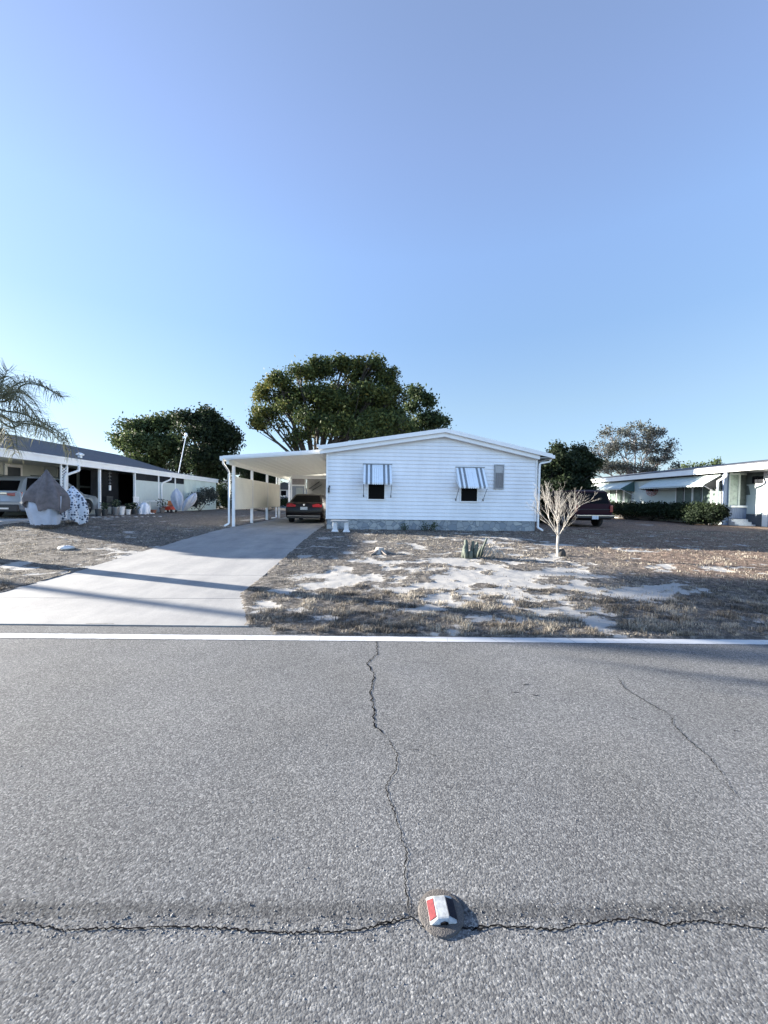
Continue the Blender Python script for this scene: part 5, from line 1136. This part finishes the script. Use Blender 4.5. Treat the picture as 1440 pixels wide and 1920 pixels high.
# dark bushes between house corner and plum suv
q = on_y(1040, 985, 21.0); shrub('dark_bush', (q.x, 21.0, .36), [pxb(1030,975,26,18,21.0), pxb(1058,975,18,16,21.0), pxb(1020,950,18,22,21.5)], 5200, .12, M['ever_leaf'], 'low dark bush between the house corner and the plum suv', 'bush', 35)
# shrubs before the neighbour blind wall
q = on_x(375, 950, LX+.9)
shrub('grey_shrub', (q.x, q.y, .6), [(q.x, q.y, 1.3, .5, 1.1, .6), (q.x, q.y+1.6, 1.6, .45, .9, .9), (q.x, q.y-.9, 1.1, .5, .8, .5)], 3600, .13, M['grey_leaf'], 'straggly grey shrub before the pale green wall of the neighbour', 'shrub', 36, tint_f=lambda p: -.2)
q = on_y(415, 945, 36.0)
shrub('far_bush', (q.x, 34.0, .5), [pxb(415,935,18,20,34), pxb(395,950,16,12,34), pxb(432,950,12,16,34)], 2600, .2, M['ever_leaf'], 'dark bush seen between the neighbour house and the carport', 'bush', 37)
# hedge line beyond the carport panels
hb = [pxb(x, 945, 10, 8, 34.0) for x in range(448, 545, 8)]
shrub('far_hedge', (on_y(495, 950, 34.0).x, 34.0, .36), hb, 6000, .16, M['ever_leaf'], 'low hedge far beyond the carport side panels', 'hedge', 38)

# far bluish house seen through the carport, and a white shed
q = on_y(531, 945, 46); t = thing('blue_house', (q.x, 46, .4), 'small blue grey house with a white framed window seen through the carport', 'house')
a = on_y(522, 918, 46); b = on_y(545, 950, 46)
mb = MB(); mb.box(a.x-1.5, b.x+1.2, 46, 52, .3, a.z); mb.build('wall', M['blue_house'], t)
mb = MB(); mb.slab([(a.x-1.8, 45.7, a.z), (b.x+1.5, 45.7, a.z), ((a.x+b.x)/2, 45.7, a.z+.9)], (0, 6.5, 0)); mb.build('roof', M['shingle'], t)
wa = on_y(527, 920, 46); wb = on_y(537, 929, 46); mb = MB(); mb.box(wa.x-.15, wb.x+.15, 45.9, 46.0, wb.z-.15, wa.z+.15); f_ = mb.build('window', M['white_trim'], t)
mb = MB(); mb.box(wa.x, wb.x, 45.88, 45.9, wb.z, wa.z); mb.build('pane', M['dark_glass'], f_)
q = on_y(412, 940, 50); t = thing('white_shed', (q.x, 50, .4), 'white flat roofed shed far behind the gap left of the carport', 'shed')
a = on_y(396, 900, 50); b = on_y(436, 900, 50); mb = MB(); mb.box(a.x, b.x, 50, 54, .3, a.z-.3); mb.build('wall', M['white_wall_sun'], t)
mb = MB(); mb.box(a.x-.3, b.x+.3, 49.7, 54.3, a.z-.3, a.z); mb.build('roof', M['roof_white'], t)
a = on_y(420, 920, 50); mb = MB(); mb.box(a.x-.5, a.x+.4, 49.95, 50.0, 1.2, a.z); mb.build('door', M['dark_glass'], t)
# long far treeline closing the horizon
V, Fq, tt = leaves([(x, 95+8*math.sin(x), 2.2+.8*math.sin(x*.3), 7, 4, 2.8+.7*math.sin(x*.21)) for x in range(-130, 140, 6)], 26000, .7, 41)
tag(np_mesh('far_treeline', V, Fq, M['green_leaf'], attrs={'tint': ('FACE', tt)}), 'low far treeline along the horizon behind the houses', 'trees', kind='stuff')

# ------------------------------------------------------------------ bare young tree
p0 = gnd(1045, 1043); bt = thing('bare_tree', p0, 'small leafless tree with pale branches in front of the right house corner', 'tree')
rd = random.Random(5); mb = MB(); mt_ = MB()
def branch(p, d, L, r_, depth):
    n = 4; pts = [p]; dd = d.copy()
    for i in range(n):
        dd = (dd+Vector((rd.gauss(0,.10), rd.gauss(0,.10), rd.gauss(.04,.05)))).normalized(); pts.append(pts[-1]+dd*L/n)
    rr = [r_*(1-.5*i/n) for i in range(n+1)]; (mb if depth < 2 else mt_).tube(pts, rr, 6 if depth < 2 else 4, cap=depth > 2)
    if depth >= 6 or r_ < .0009: return
    for k in range(2):
        a = rd.uniform(0, 6.28); sp = rd.uniform(.26, .50); ax = Vector((math.cos(a), math.sin(a), 0)); nd = (dd+ax*sp).normalized(); branch(pts[-1], nd, L*rd.uniform(.58, .80), r_*.64, depth+1)
    if depth < 4:
        for k in range(1 if depth < 2 else 2):
            i = rd.randint(1, n-1); a = rd.uniform(0, 6.28); nd = (dd+Vector((math.cos(a), math.sin(a), .1))*.55).normalized(); branch(pts[i], nd, L*.6, r_*.42, depth+2)
mb.tube([p0-Vector((0,0,.05)), p0+Vector((.01,0,.02)), p0+Vector((-.005,0,.3)), p0+Vector((.01,0,.52))], [.06,.038,.032,.034], 9)
f0 = p0+Vector((.01, 0, .50))
for (dx, dy, L, r_) in ((-.48,.05,.49,.016), (-.18,-.05,.51,.016), (.08,.1,.53,.019), (.52,-.03,.47,.015), (.02,.3,.42,.012), (-.30,-.2,.49,.012), (.30,.2,.49,.012), (.28,-.25,.42,.011)):
    branch(f0, Vector((dx, dy, .9)).normalized(), L, r_, 1)
mb.build('trunk', M['pale_bark'], bt, smooth=True); mt_.build('twigs', M['pale_bark'], bt, smooth='full')
mb = MB(); mb.blob(p0+Vector((.10,-.02,.06)), (.10,.08,.13), 9, 6, .15); tag(mb.build('stump_knob', M['bark'], smooth='full'), 'short dark stump at the foot of the bare pale tree', 'stump')

# stump in the sandy yard
p = gnd(712, 1038); t = thing('tree_stump', p, 'low weathered stump with flared roots in the sandy yard', 'stump')
mb = MB(); mb.lathe([(.24,-.03),(.15,.03),(.11,.10),(.10,.15),(.085,.155),(.02,.14)], p, 16, jit=.16); mb.build('stump', M['pale_bark'], t, smooth='full')
for a in (0.1, 1.4, 2.7, 4.0, 5.2):
    mb = MB(); d = Vector((math.cos(a), math.sin(a), 0)); mb.tube([p+d*.08+Vector((0,0,.07)), p+d*.22+Vector((0,0,.03)), p+d*.36], [.05,.035,.012], 6); mb.build('root', M['wood_grey'], t, smooth=True)

# agave / cactus cluster and dead stalks
p = gnd(884, 1046); t = thing('cactus_clump', p, 'grey green columnar cactus clump with dry fallen stalks in the front yard', 'cactus')
mg = mat('cactus_skin', (.085,.10,.08), .8, var=.4, scale=14, bump=.4)
for i, (dx, dy, h, r_, ln) in enumerate(((-.20,0,.34,.06,.05),(-.10,.06,.46,.05,-.03),(-.13,-.06,.25,.065,-.05),(0,.02,.44,.045,.04),(.06,-.03,.36,.05,.06),(.16,.05,.30,.04,.10),(.22,0,.52,.028,.14),(-.05,-.1,.2,.06,0),(.12,.12,.4,.035,.05))):
    c = p+Vector((dx, dy, -.02)); mb = MB(); mb.tube([c, c+Vector((ln*.4,0,h*.5)), c+Vector((ln,0,h*.92)), c+Vector((ln*1.05,0,h))], [r_*.9, r_, r_*.9, r_*.35], 9); mb.build('stem', mg, t, smooth='full')
for i in range(9):
    a = rd.uniform(-.6, .6); L = rd.uniform(.3, .55); b = p+Vector((.15+.05*i, rd.uniform(-.1,.1), 0)); e = b+Vector((L*.7*math.cos(a), L*.4*math.sin(a), rd.uniform(-.02, .1)))
    mb = MB(); mb.tube([b, b.lerp(e,.4)+Vector((0,0,L*.5)), b.lerp(e,.8)+Vector((0,0,L*.35)), e], [.014,.012,.009,.004], 5); mb.build('dry_stalk', M['pale_bark'], t, smooth='full')
# weeds at the house wall
for (px, py, rx, h, lab, sd_) in ((758,986,6,16,'thin pale weed against the stone skirting of the house',50), (800,989,22,17,'low green weed patch against the stone skirting of the house',51)):
    p = on_y(px, py+4, 15.0); p.z = gzf(p.x, 15.0); s = 15.0/F; bl = [(p.x+rd.uniform(-1,1)*rx*s*.7, 15.0+rd.uniform(-.1,.1), p.z+rd.uniform(.2,.7)*h*s, .12, .1, .12) for _ in range(4 if rx > 10 else 2)]
    t = shrub('weed', (p.x, 15.0, p.z), bl, 260 if rx > 10 else 90, .07, M['weed'], lab, 'plant', sd_)
# white concrete bench by the driveway
pb_ = on_y(637, 998, 14.3); gzb = gzf(pb_.x, 14.3)
t = thing('concrete_bench', (pb_.x, 14.3, gzb), 'small white concrete bench on two flared pedestals at the house corner', 'bench')
for px in (628, 649.5):
    x = on_y(px, 990, 14.3).x; mb = MB(); mb.add([(x-.14,14.18,gzb),(x+.14,14.18,gzb),(x+.14,14.42,gzb),(x-.14,14.42,gzb),(x-.085,14.22,gzb+.1),(x+.085,14.22,gzb+.1),(x+.085,14.38,gzb+.1),(x-.085,14.38,gzb+.1),(x-.07,14.22,gzb+.38),(x+.07,14.22,gzb+.38),(x+.07,14.38,gzb+.38),(x-.07,14.38,gzb+.38)],
        [(0,1,5,4),(1,2,6,5),(2,3,7,6),(3,0,4,7),(4,5,9,8),(5,6,10,9),(6,7,11,10),(7,4,8,11),(3,2,1,0),(8,9,10,11)]); mb.build('pedestal', M['concrete_white'], t, bevel=.012)
xa = on_y(621, 980, 14.3).x; xb = on_y(654, 980, 14.3).x; mb = MB(); mb.box(xa, xb, 14.16, 14.44, gzb+.385, gzb+.44); mb.build('seat', mat('weathered_slab', (.36,.37,.38), .85, bump=.3), t, bevel=.01)

# ------------------------------------------------------------------ palm at the left edge (its trunk stands outside the frame)
pc = Vector((-8.3, 8.6, 3.5)); gb = gzf(pc.x, pc.y)
pt = thing('palm_tree', (pc.x-.1, pc.y, gb), 'feathery palm with drooping fronds hanging in at the upper left', 'palm tree')
mb = MB(); mb.tube([(pc.x-.1, pc.y, gb-.1), (pc.x-.06, pc.y, gb+.5), (pc.x-.03, pc.y, 2.0), (pc.x, pc.y, 3.3)], [.24,.17,.14,.12], 14); mb.build('trunk', mat('palm_trunk', (.26,.24,.22), .9, var=.4, scale=10, bump=.6), pt, smooth='full')
def frond(pts, L=.38, n=46, droop=.8, seed=0, part=1.0):
    r_ = random.Random(seed); P = [Vector(p) for p in pts]
    def at(t):
        t = t*(len(P)-1); i = min(int(t), len(P)-2); f_ = t-i
        a, b = P[i], P[i+1]; p_ = P[max(i-1,0)]; q_ = P[min(i+2, len(P)-1)]
        return .5*((2*a)+(b-p_)*f_+(2*p_-5*a+4*b-q_)*f_*f_+(3*a-p_-3*b+q_)*f_**3)
    V = []; Fc = []; T = []
    sp = [at(i/16) for i in range(17)]; mb = MB(); mb.tube(sp, [.022*(1-.8*i/16) for i in range(17)], 5); n0 = len(mb.v); V = [Vector(v) for v in mb.v]; Fc = list(mb.f); T = [.35]*len(Fc)
    for i in range(n):
        t = .14+.86*i/(n-1); p = at(t); d = (at(min(t+.02, 1))-at(t-.02)).normalized(); sd_ = d.cross(Vector((0,0,1))).normalized()
        for s_ in (-1, 1):
            ll = 1.2*L*(1-.45*t**2)*r_.uniform(.7, 1.15)*(math.sin(min(1, t*3)*1.57)); el = r_.uniform(-.5, .75)
            dr = (sd_*s_*r_.uniform(.5, .9)+d*r_.uniform(.25,.6)+Vector((0,0,el))).normalized()
            m1 = p+dr*ll*.5; e = m1+(dr+Vector((0,0,-droop*r_.uniform(.8,2.2)))).normalized()*ll*.75
            w_ = Vector((-dr.y, dr.x, 0))*.006 if abs(dr.z) < .9 else Vector((.006,0,0))
            w_ = w_+Vector((0,0,.003)); k = len(V); V += [p-w_, p+w_, m1+w_, m1-w_, e+w_*.2, e-w_*.2]; Fc += [(k,k+1,k+2,k+3), (k+3,k+2,k+4,k+5)]; tt_ = min(1, max(0, r_.gauss(.5, .22))); T += [tt_, tt_]
    m_ = MB(); m_.add(V, Fc); o = m_.build('frond', M['palm_leaf'], pt, recalc=False); a = o.data.attributes.new('tint', 'FLOAT', 'FACE'); a.data.foreach_set('value', T)
W = lambda px, py, dy=0: on_y(px, py, pc.y+dy)
S_ = pc+Vector((0,0,.0))
frond([S_, W(12,752,-.1), W(42,722,-.15), W(72,722,-.2), W(100,735,-.25), W(117,745,-.3)], .42, 50, seed=1)
frond([S_, W(8,745,.1), W(28,722,.2), W(58,716,.3), W(88,728,.4), W(112,742,.5)], .36, 40, seed=2)
frond([S_, W(16,800,-.2), W(42,794,-.3), W(72,799,-.4), W(98,812,-.5), W(112,828,-.55)], .36, 50, droop=1.3, seed=3)
frond([S_, W(22,790,.3), W(52,790,.5), W(85,802,.7), W(112,818,.8), W(128,850,.85)], .34, 44, droop=1.2, seed=4)
frond([S_, W(2,780,-.5), W(16,785,-.9), W(28,805,-1.2), W(32,840,-1.3)], .38, 40, droop=1.2, seed=5)
frond([S_, W(-10,720,.2), W(10,706,.4), W(25,712,.7), W(40,735,.9)], .42, 36, droop=.4, seed=6)
frond([S_, W(-5,740,0), W(6,712,0), W(14,694,0)], .30, 26, droop=-.2, seed=7)
frond([S_, W(6,770,.1), W(40,775,.15), W(74,790,.2), W(104,806,.25), W(124,822,.3), W(134,848,.3)], .44, 64, droop=1.5, seed=8)
frond([S_, W(10,740,-.4), W(34,735,-.6), W(60,748,-.8), W(78,775,-.9)], .40, 48, droop=1.1, seed=9)
frond([S_, W(-5,800,.2), W(6,806,.3), W(20,820,.5), W(28,850,.6)], .40, 40, droop=1.5, seed=10)
frond([S_, W(-5,730,.3), W(12,722,.5), W(30,740,.8), W(40,775,.9)], .42, 44, droop=1.2, seed=12)
for k in range(12):
    a = 1.2+k*.42; L = random.uniform(1.0, 1.5); h = random.uniform(.2, .7); d = Vector((math.cos(a), math.sin(a), 0))
    frond([S_, S_+d*L*.35+Vector((0,0,h*.7)), S_+d*L*.7+Vector((0,0,h*.6)), S_+d*L+Vector((0,0,-.1)), S_+d*L*1.1+Vector((0,0,-.5))], .40, 40, droop=1.0, seed=20+k)

# tall pine left of the neighbour house, outside the frame: its high crown shades the right part of the yard
tp = (-24.0, 13.1, .6)
tree('pine_tree', tp, [(-24.1,14.7,8.5,1.3,1.1,1.0), (-24,15.6,8.0,1.5,1.3,1.1), (-24,16.7,8.0,1.5,1.2,1.1), (-23.8,17.2,7.5,1.3,.9,.9), (-24,16.0,9.3,1.5,1.6,1.1)], 26000, .30, M['ever_leaf'], 'tall pine standing beyond the neighbour house at the far left', 'tree', .13, 5.2, seed=61)

# ------------------------------------------------------------------ raised pavement marker
pm = gnd(827, 1712); pm = Vector((pm.x, pm.y, 0)); 
t = thing('road_marker', pm, 'white raised pavement marker with a red face on a round dark pad', 'road marker')
mb = MB(); mb.lathe([(.083,.0),(.082,.006),(.076,.009),(.02,.0095)], pm, 40, jit=.015); mb.build('pad', M['pad'], t, smooth=True)
ang = R(2); cx_, sx_ = math.cos(ang), math.sin(ang)
def mk(x, y, z): return Vector((pm.x+x*cx_-y*sx_*-1*-1, pm.y+x*sx_+y*cx_, z+.0095))
hx, hy, tx, hh = .051, .050, .020, .0155
Vb = [mk(-hx,-hy,0), mk(hx,-hy,0), mk(hx,hy,0), mk(-hx,hy,0), mk(-tx,-hy+.010,hh), mk(tx,-hy+.010,hh), mk(tx,hy-.010,hh), mk(-tx,hy-.010,hh)]
mb = MB(); mb.add(Vb, [(0,1,5,4),(1,2,6,5),(2,3,7,6),(3,0,4,7),(4,5,6,7),(3,2,1,0)]); mb.build('body', M['marker_body'], t, bevel=.005)
for s_, m_, nm in ((-1, M['lens_red'], 'red_lens'), (1, M['lens_blue'], 'dark_lens')):
    q = lambda u_, v_: mk(s_*(hx+(tx-hx)*u_), -hy+.012+(2*hy-.024)*v_, hh*u_)+Vector((s_*.0016, 0, .0012))
    k_ = .14 if s_ < 0 else .02; mb = MB(); mb.slab([q(k_,.04), q(1-k_*.8,.08), q(1-k_*.8,.92), q(k_,.96)], (-s_*.001, 0, -.001)); mb.build(nm, m_, t)
mb = MB(); mb.tube([mk(-.012,-hy+.003,.003), mk(.004,-hy+.001,.008), mk(.014,-hy+.003,.003)], .004, 6); mb.build('finger_notch', M['crack'], t)
print('objects', len(bpy.data.objects))
